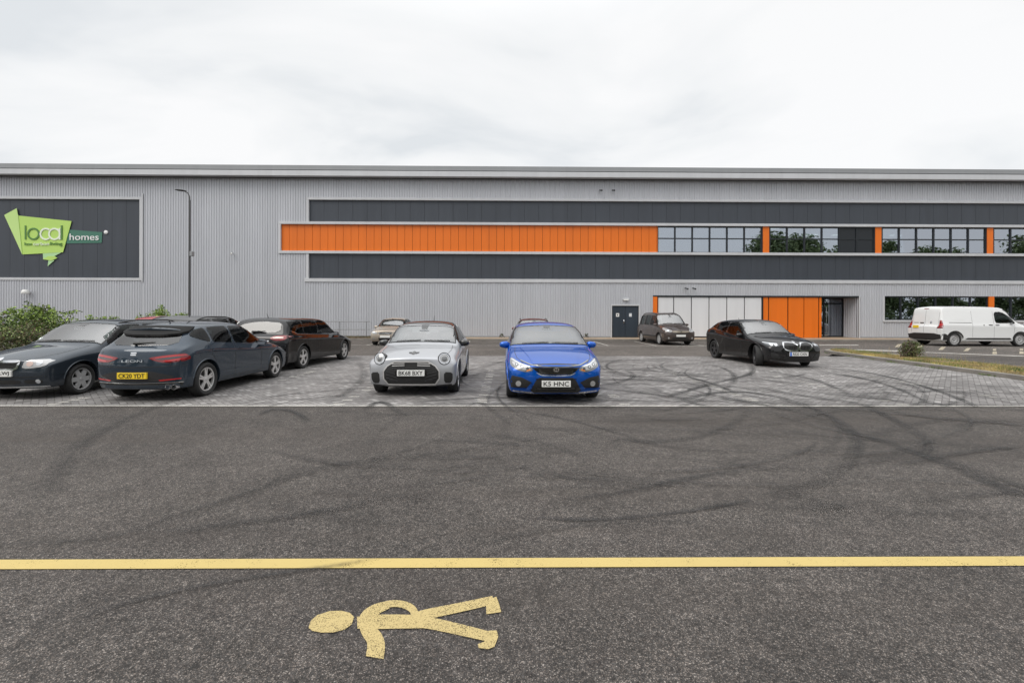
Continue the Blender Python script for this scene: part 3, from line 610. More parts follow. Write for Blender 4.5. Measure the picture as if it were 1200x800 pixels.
# double steel door
dx_ = (xd0+xd1)/2
dr = MB(); dr.box(xd0, xd1, FY+.06, FY+.14, zbase, zd); dr = bpart(dr, 'door', 'dark_frame')
for a, b_ in ((xd0+.05, dx_-.01), (dx_+.01, xd1-.05)):
    l_ = MB(); l_.box(a, b_, FY+.02, FY+.058, zbase+.02, zd-.06); l_.v = [v-Vector((0, FY, 0)) for v in l_.v]; l_.build('door_leaf', 'door_blue', dr, bevel=.005)
hn = MB(); hn.tube([(dx_-.10, FY-.02, 1.1), (dx_-.10, FY-.02, 1.35)], .014, 6); hn.box(dx_-.13, dx_-.07, FY+.005, FY+.03, 1.08, 1.37); hn.v = [v-Vector((0, FY, 0)) for v in hn.v]; hn.build('handle', 'chrome', dr)
for i, (px, lab) in enumerate(((723.8, 'small white notice with a dark square on the left leaf of the dark double door'), (738.8, 'small pale blue round notice on the right leaf of the dark double door'))):
    cx, cz = fac(px, 369)
    s_ = empty('door_notice', (cx, FY+.015, cz)); tag(s_, lab, 'notice')
    if i == 0:
        MB().box(-.11, .11, -.006, .004, -.12, .12).build('board', 'plate_white', s_); MB().box(-.045, .045, -.009, -.006, -.045, .05).build('symbol', 'lamp_dark', s_)
    else:
        MB().box(-.10, .10, -.006, .004, -.12, .12).build('board', 'blind', s_); c_ = MB(); c_.prism([(.07*cos(2*pi*k/16), .07*sin(2*pi*k/16)) for k in range(16)], -.009, -.006); c_.build('symbol', 'plate_white', s_)
# ------------------------------------------------------------------ sign graphics
pm('sign_green', (.46, .68, .15), .45); pm('sign_green_light', (.52, .73, .25), .45); pm('sign_green_dark', (.09, .22, .05), .45); pm('sign_white', (.78, .84, .70), .45); pm('sign_teal', (.05, .17, .12), .45); pm('sign_pale', (.42, .66, .34), .45); pm('sign_white2', (.8, .8, .8), .45)
sg = empty('company_sign', (fac(60, 280)[0], FY+.09, fac(60, 280)[1])); tag(sg, 'lime green folded-ribbon sign reading local low carbon living homes on the dark wall panels', 'sign')
o0 = Vector(sg.location)
def sp(pts, mat, name, y=-.02, th=.02):
    b = MB(); b.prism([(fac(x, yy, .08)[0]-o0.x, fac(x, yy, .08)[1]-o0.z) for x, yy in pts], y, y+th); return b.build(name, mat, sg)
# photo pixel coordinates from the enlarged sign (8.57x)
e_ = lambda pts: [(x/8.571, 235+y/8.571) for x, y in pts]
sp(e_([(690, 292), (1028, 318), (1022, 425), (668, 432)]), 'sign_teal', 'homes_ribbon', -.02)
sp(e_([(186, 152), (724, 208), (638, 520), (232, 542)]), 'sign_green', 'ribbon_panel', -.05)
sp(e_([(52, 148), (176, 80), (192, 158), (232, 542)]), 'sign_green_light', 'ribbon_fold', -.075)
sp(e_([(436, 532), (620, 522), (550, 560), (480, 592), (438, 588)]), 'sign_pale', 'ribbon_tail', -.045)
sp(e_([(436, 590), (490, 560), (550, 560), (584, 578), (520, 604)]), 'sign_green', 'ribbon_tail', -.06); sp(e_([(492, 594), (552, 600), (482, 660)]), 'sign_pale', 'ribbon_tail', -.04)
def sxy(x, y): X_, Z_ = fac(x/8.571, 235+y/8.571, .08); return Vector((X_-o0.x, 0, Z_-o0.z))
def ring(cx, cy, r0, r1, mat, a0=0, a1=360, y=-.085):
    c = sxy(cx, cy); k = (sxy(cx+100, cy)-c).x/100; n_ = 28; b = MB(); vs = []
    N_ = n_ if a1-a0 >= 360 else n_+1
    for i in range(N_):
        a = R(a0+(a1-a0)*i/n_)
        for r_ in (r0, r1):
            for yy in (y, y+.03): vs.append((c.x+r_*k*cos(a), yy, c.z+r_*k*sin(a)))
    fs = []
    for i in range(n_ if a1-a0 >= 360 else N_-1):
        p_, q_ = i*4, ((i+1) % N_)*4; fs += [(p_, q_, q_+2, p_+2), (p_, p_+1, q_+1, q_), (p_+2, q_+2, q_+3, p_+3), (p_+1, p_+3, q_+3, q_+1)]
    b.add(vs, fs); b.build('lettering', mat, sg)
sp(e_([(258, 252), (272, 252), (272, 392), (258, 392)]), 'sign_green_dark', 'lettering', -.085, .03)      # l
ring(345, 336, 46, 62, 'sign_green_dark')                                                                  # o
ring(470, 338, 46, 62, 'sign_white', 50, 310)                                                              # c
ring(556, 338, 46, 62, 'sign_white')                                                                       # a
sp(e_([(600, 280), (616, 280), (616, 394), (600, 394)]), 'sign_white', 'lettering', -.088, .03)
sp(e_([(621, 252), (636, 252), (636, 394), (621, 394)]), 'sign_green_dark', 'lettering', -.085, .03)      # l
def st(body, x0, x1, yc, h, mat, bold=.0, y=-.085):
    a, b_ = sxy(x0, yc), sxy(x1, yc); hh = (sxy(x0, yc)-sxy(x0, yc+h)).z
    text_mesh('lettering', body, .5, mat, sg, Matrix.Translation(((a.x+b_.x)/2, y, a.z)), fit_w=b_.x-a.x, fit_h=hh, extrude=.012, bold=bold)
st('low', 258, 332, 436, 30, 'sign_green_dark'); st('carbon', 345, 505, 436, 32, 'sign_white'); st('living', 515, 634, 438, 42, 'sign_green_dark')
st('homes', 704, 996, 366, 64, 'sign_white2', .002, -.04)
ob = MB(); ob.lathe([(.0, -.03), (.10, -.02), (.13, 0), (.13, .05)], 'y', 20, c=(fac(124.3, 272.2, .08)[0], FY+.05, fac(124.3, 272.2, .08)[1])); o = ob.build('round_plaque', 'sign_white2'); tag(o, 'small round white plaque at the upper right corner of the homes ribbon', 'plaque')
# ------------------------------------------------------------------ wall lamps and cameras
def wall_fitting(px, py, kind, label):
    x, z = fac(px, py)
    if kind == 'bulkhead':
        r_ = empty('wall_light', (x, FY-.04, z)); tag(r_, label, 'wall light')
        b = MB(); b.box(-.20, .20, -.12, .0, -.05, .06); b.build('housing', 'trim_grey', r_, bevel=.02); b = MB(); b.box(-.17, .17, -.16, -.125, -.10, -.03); b.build('diffuser', 'plate_white', r_, bevel=.02)
    elif kind == 'flood':
        r_ = empty('flood_light', (x, FY-.04, z)); tag(r_, label, 'flood light')
        b = MB(); b.box(-.04, .04, -.16, 0, -.04, .04); b.build('bracket', 'fascia_dark', r_)
        b = MB(); b.lathe([(0, .20), (.13, .19), (.20, .10), (.22, -.02), (.20, -.08)], 'z', 20, c=(0, -.28, .0)); b.build('housing', 'plate_white', r_)
        b = MB(); b.lathe([(0, -.09), (.19, -.085), (.19, -.06)], 'z', 20, c=(0, -.28, 0)); b.build('diffuser', 'lamp_dark', r_)
    else:
        r_ = empty('security_camera', (x, FY-.04, z)); tag(r_, label, 'camera', 'security cameras on the facade')
        b = MB(); b.tube([(0, 0, .05), (0, -.12, .05), (0, -.16, 0)], .02, 6); b.build('bracket', 'fascia_dark', r_)
        b = MB(); b.tube([(-.03, -.10, .02), (.06, -.36, -.06)], [.055, .06], 12); b.build('housing', 'plate_white' if kind == 'camw' else 'lamp_dark', r_)
wall_fitting(35.5, 343, 'flood', 'white rounded flood light low on the ribbed wall above the hedge')
wall_fitting(733, 350.5, 'bulkhead', 'pale bulkhead light above the dark double door')
wall_fitting(273.5, 297.5, 'camw', 'white security camera alone on the wall between the lamp post and the orange band')
wall_fitting(703, 224, 'cam', 'left one of the two dark cameras high under the eaves'); wall_fitting(717.5, 224, 'cam', 'right one of the two dark cameras high under the eaves')
wall_fitting(802.5, 338, 'cam', 'left one of the two dark cameras above the white panels'); wall_fitting(811.5, 338, 'cam', 'right one of the two dark cameras above the white panels')
# handrail in front of the wall
pm('galv', (.22, .225, .23), .45, .6)
xr0, xr1 = Xf(285, 380), Xf(440, 380); fy = 30.6
rl = empty('guard_rail', ((xr0+xr1)/2, fy, .12)); tag(rl, 'thin two-bar steel guard rail along the wall behind the black estate', 'railing')
b = MB(); b.tube([(xr0-rl.location.x, 0, 1.08), (xr1-rl.location.x, 0, 1.08)], .026, 8); b.build('top_rail', 'galv', rl); b = MB(); b.tube([(xr0-rl.location.x, 0, .55), (xr1-rl.location.x, 0, .55)], .022, 8); b.build('middle_rail', 'galv', rl)
x = xr0
while x <= xr1: MB().tube([(x-rl.location.x, 0, 0), (x-rl.location.x, 0, 1.08)], .024, 8).build('post', 'galv', rl); x += 1.78
# street lamp
pm('pole_grey', g(.075), .5, .3)
lp = empty('street_lamp', (-16.35, 23.6, 0)); tag(lp, 'tall thin dark lamp post with a short arm, between the sign and the orange band', 'street lamp')
H_ = 7.9
MB().tube([(0, 0, 0), (0, 0, 1.3), (0, 0, 1.32), (0, 0, H_-.4)], [.085, .085, .055, .042], 12).build('pole', 'pole_grey', lp)
MB().tube([(0, 0, H_-.45), (-.02, 0, H_-.2), (-.10, 0, H_-.02), (-.25, 0, H_+.05)], .032, 8).build('arm', 'pole_grey', lp)
b = MB(); b.tube([(-.20, 0, H_+.05), (-.35, 0, H_+.09), (-.62, 0, H_+.14), (-.74, 0, H_+.15)], [.04, .085, .075, .03], 10); b.v = [Vector((v.x, v.y*1.6, (v.z-H_-.1)*.55+H_+.1)) for v in b.v]; b.build('lamp_head', 'black_plastic', lp)
MB().box(.05, .19, -.09, .09, 4.62, 4.86).build('control_box', 'fascia_grey', lp, bevel=.01)
# ------------------------------------------------------------------ vehicles
# car space: x = the car's left (+), y = s - L/2 with s measured from the nose, z up; the nose points to -y
def gen_stations(P):
    L, Wh = P['L'], P['W']/2; zb = P.get('gc', .19)
    cs, cz = P['cowl']; hs, hz = P['header']; rs, rz = P['rear']; gs, gz = P['glass']
    hf = P['hf']; tz = P['tz']; b0, b1 = P['belt']; wr = P.get('wr', .70); wb = P.get('wb_', .93); zt = P['H']
    wn_, wt_ = P.get('wn', .80)+.04, P.get('wt', .86)+.06
    wc = P.get('wc', wr+.10)
    S = []
    def st(s, w, zbt, zs, wbb, z6, w6, z7, w7, z8, bow): S.append((s, w*Wh, zbt, zs, wbb*Wh, z6, w6*Wh, z7, w7*Wh, z8, bow))
    cr = P.get('hoodcrown', .055)
    def hood(s, w, z, bow, zbt=zb): st(s, w, zbt, z-cr, w*.93, z-cr*.45, .66*w/1., z-.008, .35, z, bow)
    hood(0, wn_, hf, P.get('bow', .17), zb+.03)
    hood(.10, wn_+.08, hf+.03+P.get('h1', 0), P.get('bow', .17)*.9)
    hood(.40, .965, hf+(cz-hf)*.38+.02, .10)
    hood((cs+.4)/2+.05, 1.0, hf+(cz-hf)*.78+.02, .07)
    st(cs, 1, zb, b0, wb, cz-.03, wc+.02, cz-.01, .40, cz, .16)
    t = .5; ms = cs+(hs-cs)*t; mz = cz+(hz-cz)*(t+.035)
    st(ms, 1, zb, b0+.01, wb, mz-.035, wc-.01, mz-.012, .38, mz, .10)
    st(hs, 1, zb, b0+.02, wb, hz-.05, wr+.03, hz-.012, .40, hz, .05)
    st(hs+.24, 1, zb, b0+.03, wb, (hz+zt)/2-.05, wr+.01, (hz+zt)/2, .40, (hz+zt)/2+.012, .03)
    m2 = (hs+rs)/2
    st(m2, 1, zb, (b0+b1)/2+.02, wb, zt-.06, wr, zt-.014, .40, zt, 0)
    st(rs-.26, P.get('w_r', .99), zb, b1, wb, (rz+zt)/2-.05, wr, (rz+zt)/2, .40, (rz+zt)/2+.012, -.03)
    st(rs, P.get('w_r', .985), zb, b1, wb-.01, rz-.06, wr-.01, rz-.014, .40, rz, -.05)
    ms = (rs+gs)/2; mz = (rz+gz)/2+P.get('gb', .02)
    st(ms, .975, zb+.01, b1, wb-.03, max(mz-.03, b1+.02), wr-.01, mz-.01, .37, mz, -.07)
    bt = P.get('bowt', .09)
    st(gs, .985, zb+.02, min(b1, gz-.03), wb-.03, gz-.02, wr+.02, gz-.005, .37, gz, -bt)
    st(L-.06, wt_+.04, zb+.03, tz-.05, wt_-.0, tz-.02, .62, tz-.005, .36, tz, -bt*1.2)
    st(L, wt_, zb+.05, tz-.12, wt_-.04, tz-.09, .58, tz-.075, .34, tz-.07, -bt*1.2)
    return S
def build_cage(P):
    S = gen_stations(P); L = P['L']; Wh = P['W']/2
    nl = P.get('nose', {3: .10, 4: .03, 5: 0, 6: .02, 7: .06, 8: .04, 9: .02, 10: .01})
    tl = P.get('tail', {3: .10, 4: .03, 5: 0, 6: .0, 7: .02, 8: .02, 9: .02, 10: .02})
    bm = bmesh.new(); grid = []
    mid = P.get('mid', .50)
    for i, (s, w, zb, zs, wbb, z6, w6, z7, w7, z8, bow) in enumerate(S):
        row = [(0, zb), (.45*w, zb), (.80*w, zb), (.94*w, zb+.02), (.985*w, zb+.10), (w*.985, zb+(zs-zb)*mid), (w, zb+(zs-zb)*P.get('sh', .84)), (wbb, zs), (w6, z6), (w7, z7), (0, z8)]
        def yy(k, x):
            o = bow*(x/Wh)**2
            if i == 0: o += nl.get(k, nl[3])
            if i == len(S)-1: o -= tl.get(k, tl[3])
            return s-L/2+o
        pos = [bm.verts.new((x, yy(k, x), z)) for k, (x, z) in enumerate(row)]
        neg = [pos[0]]+[bm.verts.new((-v.co.x, v.co.y, v.co.z)) for v in pos[1:10]]+[pos[10]]
        grid.append((pos, neg))
    for a, b in zip(grid, grid[1:]):
        for k in range(10):
            bm.faces.new((a[0][k], b[0][k], b[0][k+1], a[0][k+1])); bm.faces.new((a[1][k+1], b[1][k+1], b[1][k], a[1][k]))
    for end, fl in ((0, False), (len(S)-1, True)):
        pos, neg = grid[end]; s, w, zb, zs, wbb, z6, w6, z7, w7, z8, bow = S[end]; ln = nl if end == 0 else tl
        top = [pos[7], pos[8], pos[9], pos[10], neg[9], neg[8], neg[7]]; bot = [pos[3], pos[2], pos[1], pos[0], neg[1], neg[2], neg[3]]
        rows = [bot]
        for k in (4, 5, 6):
            r = [pos[k]]; e = pos[k].co
            for c in range(1, 6):
                fx = top[c].co.x/max(top[0].co.x, 1e-6); x = fx*e.x
                o = bow*(x/Wh)**2
                o = o+ln[k] if end == 0 else o-ln[k]
                zz = e.z+(.02*(1-fx*fx) if k == 6 else 0)
                r.append(bm.verts.new((x, s-L/2+o, zz)))
            r.append(neg[k]); rows.append(r)
        rows.append(top)
        for r0, r1 in zip(rows, rows[1:]):
            for c in range(6):
                f = (r0[c], r0[c+1], r1[c+1], r1[c])
                bm.faces.new(f if not fl else f[::-1])
    bmesh.ops.recalc_face_normals(bm, faces=bm.faces)
    cl = bm.edges.layers.float.get('crease_edge') or bm.edges.layers.float.new('crease_edge')
    where = {}
    for i, (pos, neg) in enumerate(grid):
        for k in range(11): where[pos[k]] = (i, k); where[neg[k]] = (i, k)
    last = len(S)-1
    for e in bm.edges:
        a, b = where.get(e.verts[0]), where.get(e.verts[1])
        if not a or not b: continue
        if a[0] == b[0] and a[0] in (0, last) and a[1] >= 3 and b[1] >= 3: e[cl] = P.get('endcrease', .30)
        elif a[1] == b[1] and a[1] == 7 and min(a[0], b[0]) >= 4: e[cl] = .45
        elif a[1] == b[1] and a[1] == 8 and min(a[0], b[0]) >= 5: e[cl] = P.get('roofc', .25)
        elif a[1] == b[1] and a[1] == 3: e[cl] = .4
        elif a[1] == b[1] and a[1] == 6: e[cl] = P.get('shc', .45)
    me = bpy.data.meshes.new('cage'); bm.to_mesh(me); bm.free()
    return me
def ev_mesh(o):
    bpy.context.view_layer.update()
    return bpy.data.meshes.new_from_object(o.evaluated_get(bpy.context.evaluated_depsgraph_get()))
class Shell:
    """the painted body; carries the surface that every trim piece is fitted to"""
    def __init__(s, P, mat, root, lvl=3):
        cage = build_cage(P); o = bpy.data.objects.new('body', cage); COL.objects.link(o)
        md = o.modifiers.new('s', 'SUBSURF'); md.levels = lvl; md.render_levels = lvl
        me = ev_mesh(o); s.me = me; me.update()
        s.bvh = BVHTree.FromPolygons([v.co for v in me.vertices], [tuple(p.vertices) for p in me.polygons])
        s.vn = [v.normal.copy() for v in me.vertices]
        s.root = root; s.P = P; s.L = P['L']
        o.modifiers.clear(); o.data = me; me.materials.append(M[mat]); me.materials.append(M['black_plastic'])
        # wheel arches
        b = MB(); b.cur = 1
        ra = P['wr_']+P.get('agap', .055)
        for ax in (P['fo'], P['fo']+P['wbase']):
            for sd in (-1, 1):
                x0, x1 = sd*(P['W']/2-.27), sd*(P['W']/2+.3)
                seg = 40; vs = []; c = (ax-s.L/2, P['wr_']+.005)
                for x in (x0, x1): vs += [(x, c[0]+ra*cos(2*pi*k/seg), c[1]+ra*sin(2*pi*k/seg)) for k in range(seg)]
                b.add(vs, [tuple(range(seg)), tuple(range(2*seg-1, seg-1, -1))]+[(k, k+seg, (k+1) % seg+seg, (k+1) % seg) for k in range(seg)])
        cut = b.build('cut', 'black_plastic', mats=['black_plastic', 'black_plastic'])
        md = o.modifiers.new('b', 'BOOLEAN'); md.object = cut; md.operation = 'DIFFERENCE'; md.solver = 'EXACT'
        me2 = ev_mesh(o); o.modifiers.clear(); bpy.data.objects.remove(o); bpy.data.objects.remove(cut)
        me2.polygons.foreach_set('use_smooth', [True]*len(me2.polygons))
        bm = bmesh.new(); bm.from_mesh(me2)
        for e in bm.edges:
            if len(e.link_faces) == 2 and e.calc_face_angle(0) > R(34): e.smooth = False
        bm.to_mesh(me2); bm.free(); me2.name = 'body'
        me2.materials.clear(); me2.materials.append(M[mat]); me2.materials.append(M['black_plastic'])
        s.body = link(bpy.data.objects.new('body', me2), root)
    def hit(s, view, u, v):
        L2 = s.L/2
        if view in 'LR':
            sg = 1 if view == 'L' else -1; o, d = Vector((sg*3, u-L2, v)), Vector((-sg, 0, 0))
        elif view == 'F': o, d = Vector((u, -L2-1, v)), Vector((0, 1, 0))
        elif view == 'B': o, d = Vector((u, L2+1, v)), Vector((0, -1, 0))
        else: o, d = Vector((u, v-L2, 4)), Vector((0, 0, -1))
        loc, nor, idx, dist = s.bvh.ray_cast(o, d)
        if loc is None:
            near = o+d*(2.2 if view in 'LR' else 1.1); loc, nor, idx, dist = s.bvh.find_nearest(near)
        p = s.me.polygons[idx]; n = Vector(); 
        for vi in p.vertices: n += s.vn[vi]/(1e-4+(s.me.vertices[vi].co-loc).length)
        n.normalize(); return loc, n
    def patch(s, name, out, view, mat, off=.004, res=.05, smooth=1, parent=None, skirt=.014):
        """a thin fitted panel with real edges: outline (u,v) laid on the body surface"""
        pts = [Vector(p) for p in out]
        for _ in range(smooth):
            q = []
            for i in range(len(pts)):
                a, b = pts[i], pts[(i+1) % len(pts)]; q += [a*.80+b*.20, a*.20+b*.80]
            pts = q
        q = []
        for i in range(len(pts)):
            a, b = pts[i], pts[(i+1) % len(pts)]; k = max(1, int((b-a).length/res))
            q += [a.lerp(b, j/k) for j in range(k)]
        pts = q; n = len(pts)
        x0, x1 = min(p.x for p in pts), max(p.x for p in pts); y0, y1 = min(p.y for p in pts), max(p.y for p in pts)
        def inside(p):
            c = False
            for i in range(n):
                a, b = pts[i], pts[(i+1) % n]
                if (a.y > p.y) != (b.y > p.y) and p.x < (b.x-a.x)*(p.y-a.y)/(b.y-a.y)+a.x: c = not c
            return c
        vs = list(pts); gx = max(1, int((x1-x0)/res)); gy = max(1, int((y1-y0)/res))
        for i in range(1, gx):
            for j in range(1, gy):
                p = Vector((x0+(x1-x0)*i/gx, y0+(y1-y0)*j/gy))
                if inside(p) and min((p-a).length for a in pts) > res*.35: vs.append(p)
        v2, _, fs, _, _, _ = delaunay_2d_cdt(vs, [(i, (i+1) % n) for i in range(n)], [], 1, 1e-5)
        V, N = [], []
        for p in v2:
            l, nn = s.hit(view, p.x, p.y); V.append(l+nn*off); N.append(nn)
        # boundary
        cnt = {}
        F = []
        for f in fs:
            a, b, c = (V[i] for i in f[:3]); fn = (b-a).cross(c-a)
            if fn.dot(N[f[0]]) < 0: f = f[::-1]
            F.append(tuple(f))
        for f in F:
            for i in range(len(f)): cnt[(f[i], f[(i+1) % len(f)])] = 1
        bd = [e for e in cnt if (e[1], e[0]) not in cnt]
        m = {}
        nv = len(V)
        for a, b in bd:
            for k in (a, b):
                if k not in m: m[k] = len(V); V.append(V[k]-N[k]*(skirt+off)); N.append(N[k])
        nF = len(F)
        for a, b in bd: F.append((b, a, m[a], m[b]))
        o = mesh_obj(name, V, F, mat, parent or s.root, True)
        me = o.data
        me.normals_split_custom_set_from_vertices([tuple(x) for x in N])
        return o
    def band(s, name, pts, view, width, mat, off=.004, closed=False, parent=None, res=.05, depth=.01, mb=None, smooth=0):
        P_ = [Vector(p) for p in pts]
        for _ in range(smooth):
            q = []; n = len(P_)
            rng = range(n) if closed else range(n-1)
            if not closed: q.append(P_[0])
            for i in rng:
                a, b = P_[i], P_[(i+1) % n]; q += [a*.75+b*.25, a*.25+b*.75]
            if not closed: q.append(P_[-1])
            P_ = q
        q = []
        n = len(P_)
        for i in (range(n) if closed else range(n-1)):
            a, b = P_[i], P_[(i+1) % n]; k = max(1, int((b-a).length/res)); q += [a.lerp(b, j/k) for j in range(k)]
        if not closed: q.append(P_[-1])
        P_ = q; n = len(P_); vs = []; fs = []
        for i, p in enumerate(P_):
            a = P_[i-1] if (i or closed) else p; b = P_[(i+1) % n] if (i < n-1 or closed) else p
            d = (b-a).normalized(); nn = Vector((-d.y, d.x))*width/2
            l1, n1 = s.hit(view, *(p+nn)); l2, n2 = s.hit(view, *(p-nn))
            vs += [l1+n1*off, l2+n2*off, l1-n1*depth, l2-n2*depth]
        for i in (range(n) if closed else range(n-1)):
            a, b = i*4, ((i+1) % n)*4
            fs += [(a, b, b+1, a+1), (a+2, b+2, b, a), (a+1, b+1, b+3, a+3)]
        if mb is not None: mb.add(vs, fs); return mb
        t = MB().add(vs, fs); return t.build(name, mat, parent or s.root)
def corner_panel(sh, name, side, cx, cs, z0, z1, mat, off=.012, a0=-8, a1=98, parent=None):
    """lamp wrapped round a rear corner"""
    nz_, na = 7, 12; vs = []; fs = []
    for i in range(nz_+1):
        z = z0+(z1-z0)*i/nz_
        for j in range(na+1):
            a = R(a0+(a1-a0)*j/na); d = Vector((side*sin(a), cos(a), 0)); l, n, _, _ = sh.bvh.ray_cast(Vector((side*cx, cs-sh.L/2, z)), d)
            if l is None: l, n = Vector((side*cx, cs-sh.L/2, z))+d*.15, d
            vs.append(l+d*off)
    for i in range(nz_):
        for j in range(na): a = i*(na+1)+j; fs.append((a, a+1, a+na+2, a+na+1))
    o = MB().add(vs, fs, True).build(name, mat, parent or sh.root); md = o.modifiers.new('t', 'SOLIDIFY'); md.thickness = .02; md.offset = -1; return o
def smooth_out(o, n):
    pts = [Vector(p) for p in o]
    for _ in range(n):
        q = []
        for i in range(len(pts)): a, b = pts[i], pts[(i+1) % len(pts)]; q += [a*.80+b*.20, a*.20+b*.80]
        pts = q
    return pts
def carve(sh, scr, sides, rwin):
    """hollow the cabin and open it behind every pane"""
    P = sh.P; L2 = sh.L/2; Wh = P['W']/2; cs, cz = P['cowl']; hs, hz = P['header']; rs, rz = P['rear']; gs, gz = P['glass']; wr = P.get('wr', .7)*Wh
    o = sh.body; cutters = []
    def ncut(vs, fs):
        b = MB(); b.cur = 1; b.add(vs, fs); c = b.build('cut', 'interior', mats=['interior', 'interior', 'interior']); c.data.polygons.foreach_set('material_index', [2]*len(c.data.polygons)); c.parent = sh.root; cutters.append(c)
    def extr(pts3a, pts3b):
        n = len(pts3a); ncut(list(pts3a)+list(pts3b), [tuple(range(n)), tuple(range(2*n-1, n-1, -1))]+[(i, i+n, (i+1) % n+n, (i+1) % n) for i in range(n)])
    end = P.get('cav_end', gs-.10)
    bw_ = Wh*.93-.10; tw_ = wr-.06; zb_ = P['belt'][0]
    def hexa(a, b_): extr(a, b_)
    # lower box and upper tapering box of the cabin
    y0, y1 = cs+.30-L2, end-L2
    hexa([(-bw_, y0, .55), (bw_, y0, .55), (bw_, y1, .55), (-bw_, y1, .55)], [(-bw_, y0, zb_-.02), (bw_, y0, zb_-.02), (bw_, y1, zb_-.02), (-bw_, y1, zb_-.02)])
    zt_ = hz-.10; t0, t1 = hs+.06-L2, (min(rs, end)-.06-L2 if end > rs-.1 else end-L2)
    hexa([(-bw_-.01, y0, zb_-.04), (bw_+.01, y0, zb_-.04), (bw_+.01, y1+.003, zb_-.04), (-bw_-.01, y1+.003, zb_-.04)], [(-tw_, t0, zt_), (tw_, t0, zt_), (tw_, t1, zt_), (-tw_, t1, zt_)])
    ps = smooth_out(scr, 0); extr([(p.x, p.y-L2, cz-.10) for p in ps], [(p.x, p.y-L2, 3.) for p in ps])
    if rwin:
        ps = smooth_out(rwin, 1); extr([(p.x, rs-.22-L2, p.y) for p in ps], [(p.x, L2+1, p.y) for p in ps])
    for wnd in sides:
        ps = smooth_out(wnd, 1 if len(wnd) > 3 else 0)
        for sg in (-1, 1): extr([(sg*.30, p.x-L2, p.y) for p in ps], [(sg*3, p.x-L2, p.y) for p in ps])
    def volume(me):
        bm = bmesh.new(); bm.from_mesh(me); v = bm.calc_volume(); bm.free(); return v
    v0 = volume(o.data)
    for i, c in enumerate(cutters):
        vc = abs(volume(c.data)); ok = False
        for j, (solver, dz) in enumerate((('EXACT', 0), ('EXACT', .0037), ('FAST', .0021), ('EXACT', -.0053))):
            c.location = (dz*.3, dz, dz)
            md = o.modifiers.new('c', 'BOOLEAN'); md.object = c; md.operation = 'DIFFERENCE'; md.solver = solver
            me2 = ev_mesh(o); o.modifiers.clear(); v1 = volume(me2)
            if v0*.5 < v1 < v0+.001 and v0-v1 <= vc*1.02 and v0-v1 > 1e-5: ok = True; break
        if ok: o.data = me2; v0 = v1
        else: print('carve failed', sh.root.name, i, v0, v1, vc)
    for c in cutters: bpy.data.objects.remove(c)
    me2 = o.data
    me2.polygons.foreach_set('use_smooth', [True]*len(me2.polygons)); bm = bmesh.new(); bm.from_mesh(me2)
    for e in bm.edges:
        if len(e.link_faces) == 2: e.smooth = e.calc_face_angle(0) <= R(34)
    bm.to_mesh(me2); bm.free(); me2.name = 'body'
    me2.materials.clear(); me2.materials.append(M[P['mat']]); me2.materials.append(M['black_plastic']); me2.materials.append(M['interior'])
    # seats, wheel, shelf
    def seat(x, s_, w_, zt_, heads):
        b = MB(); hh = w_/2
        b.box(x-hh, x+hh, s_-.46-L2, s_+.06-L2, .42, .60)
        vs = [(x-hh, s_-L2, .5), (x+hh, s_-L2, .5), (x+hh*.86, s_+.16-L2, zt_), (x-hh*.86, s_+.16-L2, zt_), (x-hh, s_+.12-L2, .5), (x+hh, s_+.12-L2, .5), (x+hh*.86, s_+.24-L2, zt_), (x-hh*.86, s_+.24-L2, zt_)]
        b.add(vs, [(0, 1, 2, 3), (5, 4, 7, 6), (1, 5, 6, 2), (4, 0, 3, 7), (3, 2, 6, 7), (0, 4, 5, 1)])
        for hx in heads: b.box(hx-.13, hx+.13, s_+.15-L2, s_+.24-L2, zt_+.04, zt_+.20); b.box(hx-.04, hx+.04, s_+.18-L2, s_+.21-L2, zt_-.02, zt_+.06)
        return b.build('seat', 'seat_cloth', sh.root, bevel=.03)
    top = min(1.04, hz-.36) if hz < 1.6 else hz-.55
    for sd in (-1, 1): seat(sd*.36, cs+1.02, .46, top, [sd*.36])
    if not P.get('cav_end'): seat(0, cs+1.95, 1.16, top-.04, [-.38, 0, .38])
    b = MB(); c = Vector((-.36, cs+.62-L2, cz-.03)); pts = [c+Vector((.18*cos(a), .18*sin(a)*.35, .18*sin(a)*.93)) for a in [2*pi*k/20 for k in range(20)]]; b.tube(pts, .014, 6, closed=True); b.tube([c, c+Vector((0, -.2, -.06))], .05, 8); b.build('steering_wheel', 'black_plastic', sh.root)
def mir(o): return [(-x, z) for x, z in o][::-1]

